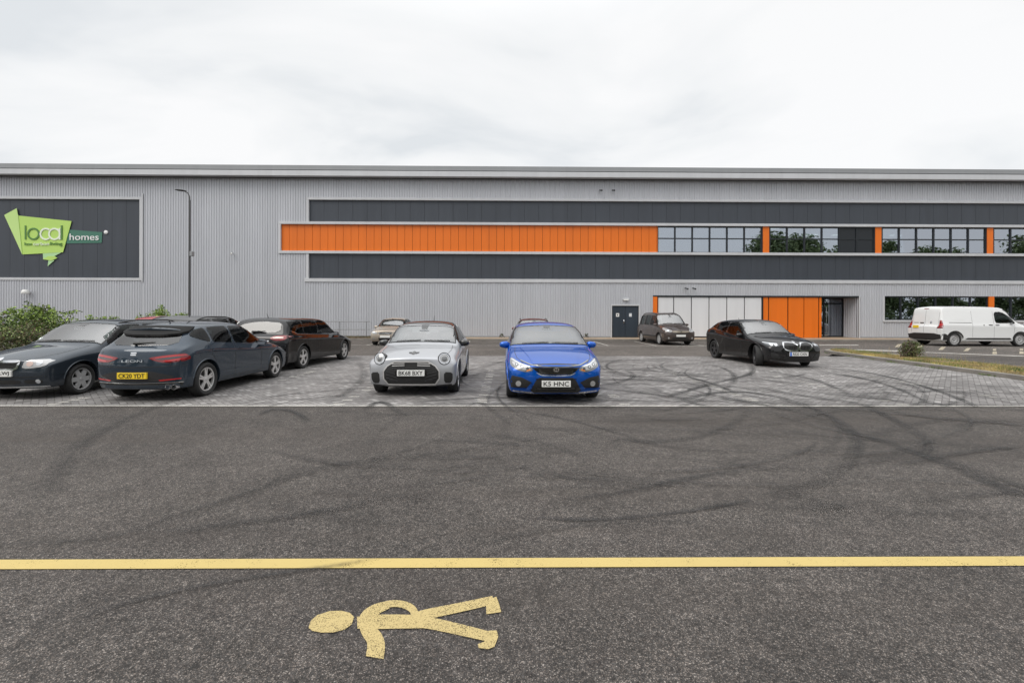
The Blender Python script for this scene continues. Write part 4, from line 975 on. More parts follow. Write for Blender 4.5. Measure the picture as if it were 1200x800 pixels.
def wheel(root, x, y, r, wd, side, rim='spoke5', rmat='alloy', steer=0, name='wheel'):
    """tyre, rim, dark disc behind; side=+1: outer face towards +x"""
    e = bpy.data.objects.new(name, None)
    hub = MB(); h = wd/2; rr = r*.70
    t = MB(); prof = [(rr*.97, -h*.75), (rr+.012, -h*.93), (r-.035, -h), (r-.010, -h*.86), (r, -h*.62), (r, h*.62), (r-.010, h*.86), (r-.035, h), (rr+.012, h*.93), (rr*.97, h*.75)]
    t.lathe(prof, 'x', 40, closed=True)
    for k in (-.3, 0., .3): pass
    hub.lathe([(.0, h*.18), (rr*.62, h*.18), (rr*.64, h*.05), (0, h*.05)], 'x', 24); hub.lathe([(rr*.99, -h*.7), (rr*.99, h*.3), (rr*.96, h*.3), (rr*.96, -h*.7)], 'x', 32, closed=True)
    hub.lathe([(0, -h*.3), (rr*.97, -h*.3)], 'x', 24)
    m = MB(); f = h*.78
    m.lathe([(rr*.90, f-.02), (rr*.92, f), (rr*1.0, f+.004), (rr*1.0, f-.03), (rr*.95, f-.05)], 'x', 40, closed=True)
    def spoke(a, w0, w1, r0, r1, th=.022, dish=.018):
        ca, sa = cos(a), sin(a); vs = []
        for rad, ww, xx in ((r0, w0, f-dish*.4), ((r0+r1)/2, (w0+w1)/2, f-.004), (r1, w1, f-.008)):
            for sg in (-1, 1):
                for dx in (0, -th): vs.append((xx+dx, rad*ca-sg*ww*sa/2, rad*sa+sg*ww*ca/2))
        fs = []
        for q in (0, 4): fs += [(q, q+2, q+6, q+4), (q+1, q+5, q+7, q+3), (q, q+4, q+5, q+1), (q+2, q+3, q+7, q+6)]
        m.add(vs, fs)
    if rim == 'spoke5':
        for k in range(5): spoke(2*pi*k/5+pi/2, .085, .055, rr*.12, rr*.93)
    elif rim == 'twin5':
        for k in range(5):
            a = 2*pi*k/5+pi/2; spoke(a-.14, .035, .034, rr*.14, rr*.93); spoke(a+.14, .035, .034, rr*.14, rr*.93); spoke(a, .1, .05, rr*.1, rr*.5)
    elif rim == 'spoke6':
        for k in range(6): spoke(2*pi*k/6, .10, .085, rr*.15, rr*.88)
    elif rim == 'spoke10':
        for k in range(10): spoke(2*pi*k/10, .03, .04, rr*.2, rr*.94)
    elif rim == 'steel':
        m.lathe([(rr*.30, f-.03), (rr*.55, f-.01), (rr*.74, f-.045), (rr*.9, f-.04)], 'x', 32)
        for k in range(12):
            a = 2*pi*k/12; spoke(a, .012, .02, rr*.55, rr*.92, .012)
    m.lathe([(0, f+.002), (rr*.13, f), (rr*.20, f-.012), (rr*.20, f-.05)], 'x', 20)
    Mx = Matrix.Rotation(steer, 4, 'Z') if side > 0 else Matrix.Rotation(steer, 4, 'Z') @ Matrix.Rotation(pi, 4, 'Z')
    link(e, root); e.location = (x, y, r); e.empty_display_size = .1
    for mb, nm, mt in ((t, 'tyre', 'rubber'), (hub, 'brake_disc', 'brake_disc'), (m, 'rim', rmat)):
        mb.v = [Mx @ v for v in mb.v]; mb.build(nm, mt, e)
    return e
def mirror_part(root, x, y, z, side, mat, face=1, sz=1.):
    """door mirror housing with glass; side=+1 left"""
    b = MB(); n1, n2 = 12, 8; vs = []; fs = []
    for i in range(n2+1):
        ph = -pi/2+pi*i/n2
        for j in range(n1):
            th = 2*pi*j/n1
            sx = math.copysign(abs(cos(ph)*cos(th))**.7, cos(ph)*cos(th)); sy = math.copysign(abs(cos(ph)*sin(th))**.8, cos(ph)*sin(th)); szz = math.copysign(abs(sin(ph))**.75, sin(ph))
            yy = sy*.075*sz
            if yy > .045*sz: yy = .045*sz
            vs.append((x+side*(.085+sx*.105)*sz, y+yy, z+.05+szz*.072*sz*(1-.15*sx)))
    for i in range(n2):
        for j in range(n1): fs.append((i*n1+j, i*n1+(j+1) % n1, (i+1)*n1+(j+1) % n1, (i+1)*n1+j))
    b.add(vs, fs, True)
    o = b.build('door_mirror', mat, root)
    s = MB(); s.tube([(x-side*.06, y+.02, z), (x+side*.03, y+.01, z+.02), (x+side*.10, y, z+.05)], [.035, .028, .024], 8); s.build('mirror_arm', 'black_plastic', o)
    gl = MB(); gl.prism([(x+side*(.085+a*.09)*sz, z+.05+c*.056*sz) for a, c in ((-1, -.8), (.8, -.9), (1, 0), (.8, .85), (-1, .9))], y+.044*sz, y+.050*sz); gl.build('mirror_glass', 'chrome', o)
    return o
def plate(sh, view, z, txt, front=True, w=.52, h=.111, blue=False, x=0, s_=None, tilt=0, off=.02):
    loc, n = sh.hit(view, x, z)
    rot = Matrix.Identity(4) if view == 'F' else Matrix.Rotation(pi, 4, 'Z')
    if view == 'F':
        y = min(sh.hit('F', x+dx, z)[0].y for dx in (-.2, 0, .2))-off
    else: y = max(sh.hit('B', x+dx, z)[0].y for dx in (-.2, 0, .2))+off
    mw = Matrix.Translation((x, y, z)) @ rot
    b = MB(); b.box(-w/2, w/2, 0, .03, -h/2, h/2); b.v = [mw @ v for v in b.v]
    o = b.build('number_plate', 'plate_white' if front else 'plate_yellow', sh.root, bevel=.002)
    if blue:
        bb = MB(); bb.box(-w/2+.002, -w/2+.055, -.004, .01, -h/2+.003, h/2-.003); bb.v = [mw @ v for v in bb.v]; bb.build('blue_band', 'plate_blue', o)
    if txt:
        text_mesh('plate_lettering', txt, .1, 'plate_ink', o, mw @ Matrix.Translation((.022 if blue else 0, -.002, 0)), fit_w=w*(.76 if blue else .88), fit_h=h*.70, extrude=.0012, bold=.0012)
    return o
def rear_outline(P):
    gs, gz = P['glass']; rs, rz = P['rear']; Wh = P['W']/2; wr = P.get('wr', .7); wl, wt = (wr+.04)*Wh, (wr-.08)*Wh
    return [(-wl, gz+.02), (0, gz+.0), (wl, gz+.02), (wt, rz-.09), (0, rz-.06), (-wt, rz-.09)]
def std_parts(sh, P, side_windows, lvl=1, wheelkw={}, handles=True, seams=(), mirrors=True, mirror_mat=None, steer=0, wtrim=None, wipers=True, scr=None, rearglass=None):
    """windscreen, side glass, seams, handles, mirrors, wheels, wipers"""
    L = sh.L; Wh = P['W']/2; root = sh.root
    cs, cz = P['cowl']; hs, hz = P['header']; wr = P.get('wr', .70)
    wc = (P.get('wc', wr+.10)-.0)*Wh; wt = (wr+.03)*Wh
    bw = lambda x, k: k*(x/Wh)**2
    base = [(wc*t, cs+.035+bw(wc*t, .16)) for t in (-1, -.66, -.33, 0, .33, .66, 1)]
    top = [(wt*t, hs-.035+bw(wt*t, .06)+(.03 if abs(t) == 1 else 0)) for t in (1, .5, 0, -.5, -1)]
    scr = base+top
    rwin = P.get('rwin') or rear_outline(P)
    if P.get('norear'): rwin = None
    carve(sh, scr, side_windows, rwin)
    sc = sh.patch('windscreen', scr, 'T', 'glass_screen', .006, .05, 0)
    sh.band('windscreen_seal', scr, 'T', .020, 'black_plastic', .009, closed=True)
    sh.patch('sensor_housing', [(-.09, hs-.01), (-.06, hs-.17), (.06, hs-.17), (.09, hs-.01)], 'T', 'black_gloss', .0085, .05, 0, parent=sc)
    sh.patch('rear_view_mirror', [(-.11, hs-.20), (-.11, hs-.25), (.11, hs-.25), (.11, hs-.20)], 'T', 'lamp_dark', .0085, .05, 1, parent=sc)
    if wipers:
        for x0, x1 in ((-.55, -.02), (.05, .6)):
            z0 = cz+.012; b = MB(); pts = []
            for k in range(7):
                u = x0+(x1-x0)*k/6; l, n = sh.hit('T', u, cs+.065+bw(u, .16)+.02*k/6); pts.append(l+n*.016)
            b.tube(pts, .0065, 6); b.build('wiper', 'black_plastic', root)
    for i, wnd in enumerate(side_windows):
        for v in 'LR': sh.patch('side_window', wnd, v, 'glass_car', .007, .045, 1 if len(wnd) > 3 else 0)
    if wtrim:
        for v in 'LR': sh.band('window_trim', wtrim[0], v, wtrim[1], wtrim[2], .006)
    for v in 'LR':
        b = MB()
        for sm in seams: sh.band('', sm, v, .009, '', .0012, mb=b)
        if seams: b.build('door_seam', 'black_plastic', root)
    if handles:
        for (hs_, hz_) in handles if isinstance(handles, (list, tuple)) else ():
            for v in 'LR': sh.patch('door_handle', [(hs_-.10, hz_-.016), (hs_+.10, hz_-.012), (hs_+.10, hz_+.018), (hs_-.10, hz_+.014)], v, P['mat'], .022, .05, 1)
    if mirrors:
        my, mz = P.get('mirror', (cs+.42, P['belt'][0]+.0))
        for sd in (-1, 1):
            v = 'L' if sd > 0 else 'R'; l, n = sh.hit(v, my, mz)
            mirror_part(root, l.x, my-L/2, mz-.02, sd, mirror_mat or P['mat'])
    # hood shut line
    for sg in (-1, 1): sh.band('bonnet_seam', [(sg*Wh*.62, .16), (sg*Wh*.76, .5), (sg*Wh*.80, (cs+.4)/2), (sg*Wh*.78, cs)], 'T', .009, 'black_plastic', .0012)
    r = P['wr_']; wd = P.get('ww', .215); tx = Wh-wd/2-P.get('inset', .02)
    for k, ax in enumerate((P['fo'], P['fo']+P['wbase'])):
        for sd in (-1, 1): wheel(root, sd*tx, ax-L/2, r, wd, sd, steer=steer if k == 0 else 0, **wheelkw)
    # arch liner lip
    b = MB(); ra = r+P.get('agap', .055)
    for ax in (P['fo'], P['fo']+P['wbase']):
        for sd in (-1, 1):
            pts = []
            for k in range(19):
                a = R(8)+R(164)*k/18; s_, z_ = ax+(ra+.012)*cos(a), r+(ra+.012)*sin(a)
                l, n = sh.hit('L' if sd > 0 else 'R', s_, z_); pts.append(l+n*.0)
            b = MB(); b.tube(pts, .012, 6); b.build('arch_trim', P.get('archmat', P['mat']), root)
def roof_rails(sh, s0, s1, xf, mat='black_plastic', h=.045):
    for sd in (-1, 1):
        x = sd*xf*sh.P['W']/2; pts = []
        n = 12
        for k in range(n+1):
            s_ = s0+(s1-s0)*k/n; l, nn = sh.hit('T', x, s_); up = h*min(1, 4*min(k, n-k)/n)
            pts.append(l+Vector((0, 0, up)))
        MB().tube(pts, .016, 8).build('roof_rail', mat, sh.root)
def antenna(sh, s_, h=.18, x=0):
    l, n = sh.hit('T', x, s_); b = MB(); b.tube([l-Vector((0, 0, .01)), l+Vector((0, .03, .03)), l+Vector((0, h*.7, h))], [.012, .008, .004], 6); b.build('antenna', 'black_plastic', sh.root)
# ------------------------------------------------------------------ the individual cars
def interp(xs, ys, x):
    if x <= xs[0]: return ys[0]
    for i in range(len(xs)-1):
        if x <= xs[i+1]: return ys[i]+(ys[i+1]-ys[i])*(x-xs[i])/(xs[i+1]-xs[i])
    return ys[-1]
def wins(P, cuts, s0=None, s1=None, drop=.105, lift=.025, gap=.035, endrise=None):
    S = gen_stations(P); xs = [t[0] for t in S]; z8 = [t[9] for t in S]; zs = [t[3] for t in S]
    s0 = s0 if s0 is not None else P['cowl'][0]+.42; s1 = s1 if s1 is not None else P['glass'][0]-.25
    up = lambda s: interp(xs, z8, s)-drop
    lo = lambda s: interp(xs, zs, s)+lift + (0 if endrise is None or s < s1-endrise[0] else endrise[1]*((s-s1+endrise[0])/endrise[0])**1.5)
    edges = [s0]+list(cuts)+[s1]; res = []
    for a, b in zip(edges, edges[1:]):
        a2 = a+(gap if a != s0 else 0); b2 = b-(gap if b != s1 else 0)
        n = max(2, int((b2-a2)/.12)); ss = [a2+(b2-a2)*k/n for k in range(n+1)]
        bot = [(s, lo(s)) for s in ss if up(s) > lo(s)+.02]; top = [(s, up(s)) for s in ss if up(s) > lo(s)+.02]
        if len(bot) > 1: res.append(bot+top[::-1])
    return res
def new_car(name, label, cat, P, mat, loc, rz, lvl=3, group=None):
    root = empty(name, loc, rz); tag(root, label, cat, group); P['mat'] = mat
    return root, Shell(P, mat, root, lvl)
def rect(x0, x1, z0, z1): return [(x0, z0), (x1, z0), (x1, z1), (x0, z1)]
def both(sh, name, o, view, mat, off=.004, smooth=1, res=.05, kids=()):
    for k in range(2):
        oo = o if k == 0 else mir(o)
        p = sh.patch(name, oo, view, mat, off, res, smooth)
        for (nm, ko, km, koff) in kids: sh.patch(nm, ko if k == 0 else mir(ko), view, km, koff, res*.6, smooth, parent=p, skirt=.004)
def circ(cx, cz, rx, rz=None, n=16): rz = rz or rx; return [(cx+rx*cos(2*pi*k/n), cz+rz*sin(2*pi*k/n)) for k in range(n)]
def slats(sh, name, zs, x0, x1, mat, w=.012, off=.012, view='F'):
    b = MB()
    for z in zs: sh.band('', [(x0, z), (x1, z)], view, w, '', off, mb=b)
    return b.build(name, mat, sh.root)
GRP = 'cars parked on the block paving in the foreground row'

def blue_hatch(loc, rz):
    P = dict(L=4.50, W=1.80, H=1.45, gc=.17, fo=.88, wbase=2.70, wr_=.325, cowl=(1.28, .965), header=(2.12, 1.39), rear=(3.35, 1.37), glass=(4.2, 1.12), hf=.70, tz=.98,
             belt=(.93, 1.0), wr=.755, wc=.89, wn=.82, hoodcrown=.05, bow=.20)
    r, s = new_car('hatchback_car', 'bright blue sporty hatchback parked nose-on in the centre, plate K5 HNC', 'car', P, 'paint_blue', loc, rz, group=GRP)
    W = wins(P, (2.72, 3.55), s1=3.95, endrise=(.5, .12))
    std_parts(s, P, W, wheelkw=dict(rim='spoke10', rmat='alloy_dark'), seams=[[(1.62, .3), (1.66, .9)], [(2.72, .28), (2.72, 1.0)], [(3.3, .6), (3.58, 1.0)]], handles=[(2.5, .84), (3.3, .86)])
    gl = [(-.47, .695), (-.2, .704), (0, .706), (.2, .704), (.47, .695), (.36, .60), (.27, .535), (0, .525), (-.27, .535), (-.36, .60)]
    s.patch('grille', gl, 'F', 'black_gloss', .006, .05, 0)
    s.band('grille_bar', [(-.62, .755), (-.44, .695), (-.2, .672), (0, .668), (.2, .672), (.44, .695), (.62, .755)], 'F', .016, 'lamp_grey', .010)
    s.band('grille_lower_trim', [(-.34, .56), (-.25, .52), (0, .51), (.25, .52), (.34, .56)], 'F', .014, 'chrome', .009)
    s.patch('badge', [(-.045, .585), (.045, .585), (.05, .655), (-.05, .655)], 'F', 'chrome', .016, .03, 1)
    s.patch('badge_mark', [(-.028, .60), (-.014, .60), (-.014, .615), (.014, .615), (.014, .60), (.028, .60), (.028, .642), (.014, .642), (.014, .627), (-.014, .627), (-.014, .642), (-.028, .642)], 'F', 'black_gloss', .019, .02, 0)
    hl = [(.40, .60), (.52, .565), (.68, .60), (.80, .665), (.815, .755), (.78, .79), (.62, .715), (.44, .672)]
    both(s, 'headlight', hl, 'F', 'lamp_grey', .006, 1, .04, kids=[('reflector', [(.45, .615), (.56, .605), (.66, .64), (.76, .69), (.78, .74), (.62, .69), (.47, .655)], 'lamp_lens', .008), ('lens', circ(.50, .630, .028, .024), 'lamp_dark', .010), ('lens', circ(.60, .655, .032, .026), 'lamp_dark', .010), ('lens', circ(.69, .69, .03, .026), 'lamp_dark', .010), ('bulb', circ(.60, .655, .014), 'lamp_white', .012), ('bulb', circ(.69, .69, .014), 'lamp_white', .012),
         ('running_light', [(.46, .672), (.62, .705), (.77, .775), (.79, .755), (.63, .69), (.47, .660)], 'lamp_white', .010), ('indicator_lamp', [(.44, .61), (.52, .585), (.52, .60), (.45, .63)], 'indicator', .010)])
    s.patch('lower_grille', [(-.40, .20), (.40, .20), (.45, .25), (.36, .42), (.30, .48), (-.30, .48), (-.36, .42), (-.45, .25)], 'F', 'black_plastic', .004, .05, 0)
    slats(s, 'grille_slats', (.25, .29, .455), -.36, .36, 'black_gloss', .012, .012)
    it = [(.50, .29), (.79, .285), (.81, .40), (.775, .505), (.60, .475), (.43, .395)]
    both(s, 'bumper_intake', it, 'F', 'black_plastic', .006, 0, .05); both(s, 'bumper_blade', [(.42, .30), (.50, .235), (.78, .255), (.80, .285), (.53, .27), (.45, .37)], 'F', 'paint_blue', .03, 0, .05)
    both(s, 'fog_light', circ(.66, .365, .048), 'F', 'lamp_lens', .014, 0, .03)
    s.band('splitter', [(-.80, .235), (-.5, .20), (0, .185), (.5, .20), (.80, .235)], 'F', .03, 'chrome', .004)
    for sg in (-1, 1): s.band('bonnet_crease', [(sg*.40, .12), (sg*.45, .45), (sg*.55, .9), (sg*.60, 1.2)], 'T', .022, 'paint_blue', .010)
    s.patch('bonnet_edge_shadow', [(-.42, .71), (0, .725), (.42, .71), (.42, .695), (0, .708), (-.42, .695)], 'F', 'black_plastic', .002, .05, 0)  # black strip standing in for the shadow at the bonnet's front edge
    plate(s, 'F', .375, 'K5 HNC', w=.51, h=.112)
    both(s, 'tail_light', [(.35, .95), (.80, .98), (.84, .80), (.62, .85)], 'B', 'lamp_red', .005)
    rear_std(s, P, None)
    return r
def rear_std(s, P, txt, yellow=True, glass=True, z=.75, wgl=None):
    if glass:
        o = rear_outline(P)
        s.patch('rear_window', o, 'B', 'glass_rear', .008, .045, 1)
        s.band('window_seal', o, 'B', .016, 'black_plastic', .009, closed=True)
    if txt: plate(s, 'B', z, txt, front=not yellow)
def white_small(loc, rz):
    P = dict(L=3.86, W=1.744, H=1.46, gc=.19, fo=.76, wbase=2.495, wr_=.315, cowl=(1.12, .965), header=(1.72, 1.385), rear=(3.05, 1.39), glass=(3.60, 1.04), hf=.755, tz=.93,
             belt=(.93, .99), wr=.72, wc=.83, wn=.88, wt=.88, hoodcrown=.06, bow=.14, mid=.55, gb=.05)
    r, s = new_car('small_hatchback', 'silver-white compact hatchback with round headlights and black roof, plate BK68 BXY', 'car', P, 'paint_silver', loc, rz, group=GRP)
    W = wins(P, (2.42,), s0=1.42, s1=3.35)
    std_parts(s, P, W, wheelkw=dict(rim='twin5'), seams=[[(1.38, .3), (1.36, .9)], [(2.45, .3), (2.48, .98)]], handles=[(2.25, .88)], mirror_mat='black_gloss')
    # black roof
    s.patch('roof_panel', [(-.60, 1.80), (-.3, 1.76), (0, 1.745), (.3, 1.76), (.60, 1.80), (.62, 2.4), (.58, 3.15), (-.58, 3.15), (-.62, 2.4)], 'T', 'black_gloss', .006, .08, 0)
    for sd in (-1, 1):
        l, n = s.hit('F', sd*.61, .735); l2, n2 = s.hit('F', sd*.55, .68)
        T_ = Matrix.Translation(((sd*.62), min(l.y, l2.y+.03)+.01, .735)) @ Matrix.Rotation(R(sd*16), 4, 'Z') @ Matrix.Rotation(R(-14), 4, 'X')
        def disc(nm, prof, mt, par):
            b = MB(); b.lathe(prof, 'y', 32); b.v = [T_ @ v for v in b.v]; return b.build(nm, mt, par)
        hd = disc('headlight', [(.124, .10), (.124, .0), (.119, -.013), (.108, -.012), (.106, .02)], 'black_gloss', r)
        disc('running_light', [(.107, .0), (.106, -.010), (.086, -.012), (.084, .0)], 'lamp_white', hd)
        disc('lens', [(0, -.012), (.05, -.010), (.087, .0)], 'lamp_lens', hd); disc('projector', [(0, -.018), (.03, -.017), (.055, -.009)], 'lamp_grey', hd)
    go = [(-.32, .685), (.32, .685), (.46, .60), (.53, .50), (.53, .36), (.45, .245), (-.45, .245), (-.53, .36), (-.53, .50), (-.46, .60)]
    s.patch('grille', go, 'F', 'black_plastic', .006, .05, 0)
    s.band('grille_frame', go, 'F', .022, 'alloy', .016, closed=True)
    b = MB()
    for z in (.635, .60, .565): s.band('', [(-.36, z), (-.12, z)], 'F', .014, '', .02, mb=b); s.band('', [(.12, z), (.36, z)], 'F', .014, '', .02, mb=b)
    for z, x in ((.335, .42), (.30, .40)): s.band('', [(-x, z), (x, z)], 'F', .009, '', .012, mb=b)
    ub = MB()
    for sg in (-1, 1):
        for z in (.655, .615): s.band('', [(sg*.12, z), (sg*.36, z-.01)], 'F', .016, '', .024, mb=ub)
    ub.build('grille_bars', 'alloy', r)
    for sg in (-1, 1):
        for k in range(3): s.band('', [(sg*.48, .50-.06*k), (sg*.32, .46-.06*k), (sg*.26, .42-.05*k)], 'F', .012, '', .014, mb=b)
    b.build('grille_slats', 'alloy_dark', r)
    s.patch('bumper_beam', rect(-.30, .30, .40, .545), 'F', 'black_gloss', .018, .05, 1)
    ii = [(.62, .27), (.74, .26), (.78, .34), (.78, .47), (.62, .485)]
    both(s, 'bumper_intake', ii, 'F', 'black_plastic', .008, 1, .04)
    b = MB(); n = circ(0, .83, .035, .022, 12); s.patch('badge', n, 'F', 'black_gloss', .012, .02, 0)
    s.patch('badge_wings', [(-.10, .84), (-.09, .825), (-.04, .818), (.04, .818), (.09, .825), (.10, .84)], 'F', 'alloy_dark', .008, .03, 0)
    s.band('splitter', [(-.76, .23), (-.4, .205), (0, .20), (.4, .205), (.76, .23)], 'F', .025, 'black_plastic', .006)
    s.patch('wheel_arch_cladding', [(.3, .19), (3.2, .19), (3.2, .25), (.3, .25)], 'L', 'black_plastic', .006, .08, 0); s.patch('wheel_arch_cladding', [(.3, .19), (3.2, .19), (3.2, .25), (.3, .25)], 'R', 'black_plastic', .006, .08, 0)
    plate(s, 'F', .475, 'BK68 BXY', w=.52, h=.115, off=.03)
    both(s, 'tail_light', [(.5, .90), (.72, .92), (.72, .70), (.52, .70)], 'B', 'lamp_red', .005)
    rear_std(s, P, None); antenna(s, 2.95)
    return r
def slate_hatch(loc, rz):
    P = dict(L=4.27, W=1.70, H=1.445, gc=.20, fo=.86, wbase=2.636, wr_=.325, cowl=(1.20, .98), header=(1.98, 1.405), rear=(3.58, 1.385), glass=(4.12, 1.0), hf=.68, tz=.97, bowt=.15,
             belt=(.90, 1.01), wr=.72, wn=.80, wt=.80, gb=.03, mid=.55, tail={3: .06, 4: .02, 5: -.02, 6: .0, 7: .03, 8: .03, 9: .03, 10: .03}, rwin=[(-.60, 1.02), (0, 1.01), (.60, 1.02), (.53, 1.24), (0, 1.26), (-.53, 1.24)])
    r, s = new_car('hatchback_car', 'dark slate-blue hatchback with its tail to the camera, yellow plate CK20 YDT', 'car', P, 'paint_slate', loc, rz, group=GRP)
    W = wins(P, (2.58, 3.28), s1=3.72, endrise=(.42, .12), lift=.03)
    std_parts(s, P, W, wheelkw=dict(rim='twin5'), seams=[[(1.55, .3), (1.60, .93), (1.7, .97)], [(2.60, .27), (2.62, 1.0)], [(3.22, .66), (3.36, .80), (3.42, 1.05)], [(1.55, .30), (3.05, .30)]], handles=[(2.42, .86), (3.25, .88)])
    # tail
    s.patch('rear_window', P['rwin'], 'B', 'glass_rear', .008, .045, 1)
    b = MB(); vs = []; fs = []; N = 10
    for k in range(N+1):
        x = -.57+1.14*k/N; l, n = s.hit('T', x, 3.60-.10*(x/.6)**2); q, n2 = s.hit('B', x*.97, 1.285-.03*(x/.6)**2)
        tip = Vector((x, 3.84-s.L/2-.10*(x/.6)**2, l.z-.035-.02*abs(x/.6)))
        vs += [l+Vector((0, 0, .004)), tip, tip+Vector((0, -.005, -.03)), q+Vector((0, -.02, .0))]
    for k in range(N):
        a = k*4
        for j in range(4): fs.append((a+j, a+4+j, a+4+(j+1) % 4, a+(j+1) % 4))
    fs += [(3, 2, 1, 0), (4*N, 4*N+1, 4*N+2, 4*N+3)]
    b.add(vs, fs); sp = b.build('spoiler', 'paint_slate', r)
    s.patch('spoiler_underside', [(-.59, 1.23), (-.5, 1.185), (-.25, 1.165), (0, 1.163), (.25, 1.165), (.5, 1.185), (.59, 1.23), (.57, 1.31), (0, 1.33), (-.57, 1.31)], 'B', 'black_trim', .05, .05, 0, skirt=.05)
    b = MB(); l, n = s.hit('B', 0, 1.025); b.tube([l+n*.03+Vector((.10, 0, -.0)), l+n*.03+Vector((-.28, 0, .02))], [.026, .012], 8); b.build('rear_wiper', 'black_plastic', r)
    tl = [(.26, .80), (.48, .84), (.84, .875), (.88, .82), (.84, .74), (.52, .705), (.34, .755)]
    both(s, 'tail_light', tl, 'B', 'lamp_red', .007, 1, .05, kids=[('light_bar', [(.36, .80), (.55, .83), (.80, .85), (.79, .83), (.55, .81), (.37, .785)], 'lamp_red_light', .011), ('light_bar', [(.50, .745), (.64, .765), (.80, .79), (.78, .765), (.64, .74), (.51, .725)], 'lamp_red_light', .011), ('dark_insert', [(.38, .778), (.56, .80), (.74, .82), (.72, .79), (.56, .77), (.40, .765)], 'lamp_dark', .010)])
    b = MB(); s.band('', [(-.80, .665), (-.5, .64), (0, .63), (.5, .64), (.80, .665)], 'B', .010, '', .002, mb=b); s.band('', [(-.63, .95), (-.66, .85), (-.60, .66)], 'B', .008, '', .002, mb=b); s.band('', [(.63, .95), (.66, .85), (.60, .66)], 'B', .008, '', .002, mb=b)
    b.build('tailgate_seam', 'black_plastic', r)
    s.patch('tailgate_trim', [(-.66, .47), (-.34, .555), (.34, .555), (.66, .47), (.55, .37), (-.55, .37)], 'B', 'paint_graphite', .003, .06, 0)
    s.patch('lower_bumper', [(-.76, .345), (.76, .345), (.72, .23), (-.72, .23)], 'B', 'black_plastic', .006, .06, 0)
    both(s, 'reflector', [(.42, .405), (.74, .43), (.74, .41), (.44, .38)], 'B', 'lamp_red_light', .007, 0, .04)
    s.band('bumper_trim', [(-.76, .355), (0, .345), (.76, .355)], 'B', .012, 'chrome', .008)
    # emblem and model lettering on the tailgate
    for nm, o in (('badge', [(-.05, .895), (.05, .895), (.04, .873), (-.05, .873)]), ('badge', [(-.04, .863), (.05, .863), (.042, .84), (-.05, .84)])): s.patch(nm, o, 'B', 'chrome', .012, .03, 0)
    l, n = s.hit('B', 0, .745)
    text_mesh('model_lettering', 'LEON', .06, 'chrome', r, Matrix.Translation((0, l.y+.014, .745)) @ Matrix.Rotation(pi, 4, 'Z') @ Matrix.Rotation(R(-8), 4, 'X'), fit_w=.36, fit_h=.042, extrude=.003)
    l, n = s.hit('B', .45, .76)
    text_mesh('trim_lettering', 'FR', .06, 'chrome', r, Matrix.Translation((.40, s.hit('B', .40, .70)[0].y+.016, .70)) @ Matrix.Rotation(pi+R(14), 4, 'Z'), fit_w=.085, fit_h=.04, extrude=.003)
    plate(s, 'B', .485, 'CK20 YDT', front=False, w=.52, h=.111)
    for x in (-.66, -.55):
        b = MB(); b.lathe([(.042, 0), (.048, .0), (.05, -.12), (.040, -.12)], 'y', 20, c=(x, s.L/2-.10, .27), closed=True); b.build('exhaust_pipe', 'chrome', r)
        b = MB(); b.lathe([(0, -.05), (.041, -.05)], 'y', 16, c=(x, s.L/2-.10, .27)); b.build('exhaust_core', 'black_plastic', r)
    s.patch('fuel_flap', circ(3.62, .82, .085, .085, 14), 'R', 'paint_slate', .003, .05, 0)
    antenna(s, 3.35, .05)
    both(s, 'headlight', [(.45, .62), (.80, .68), (.82, .78), (.5, .70)], 'F', 'lamp_lens', .005)
    return r
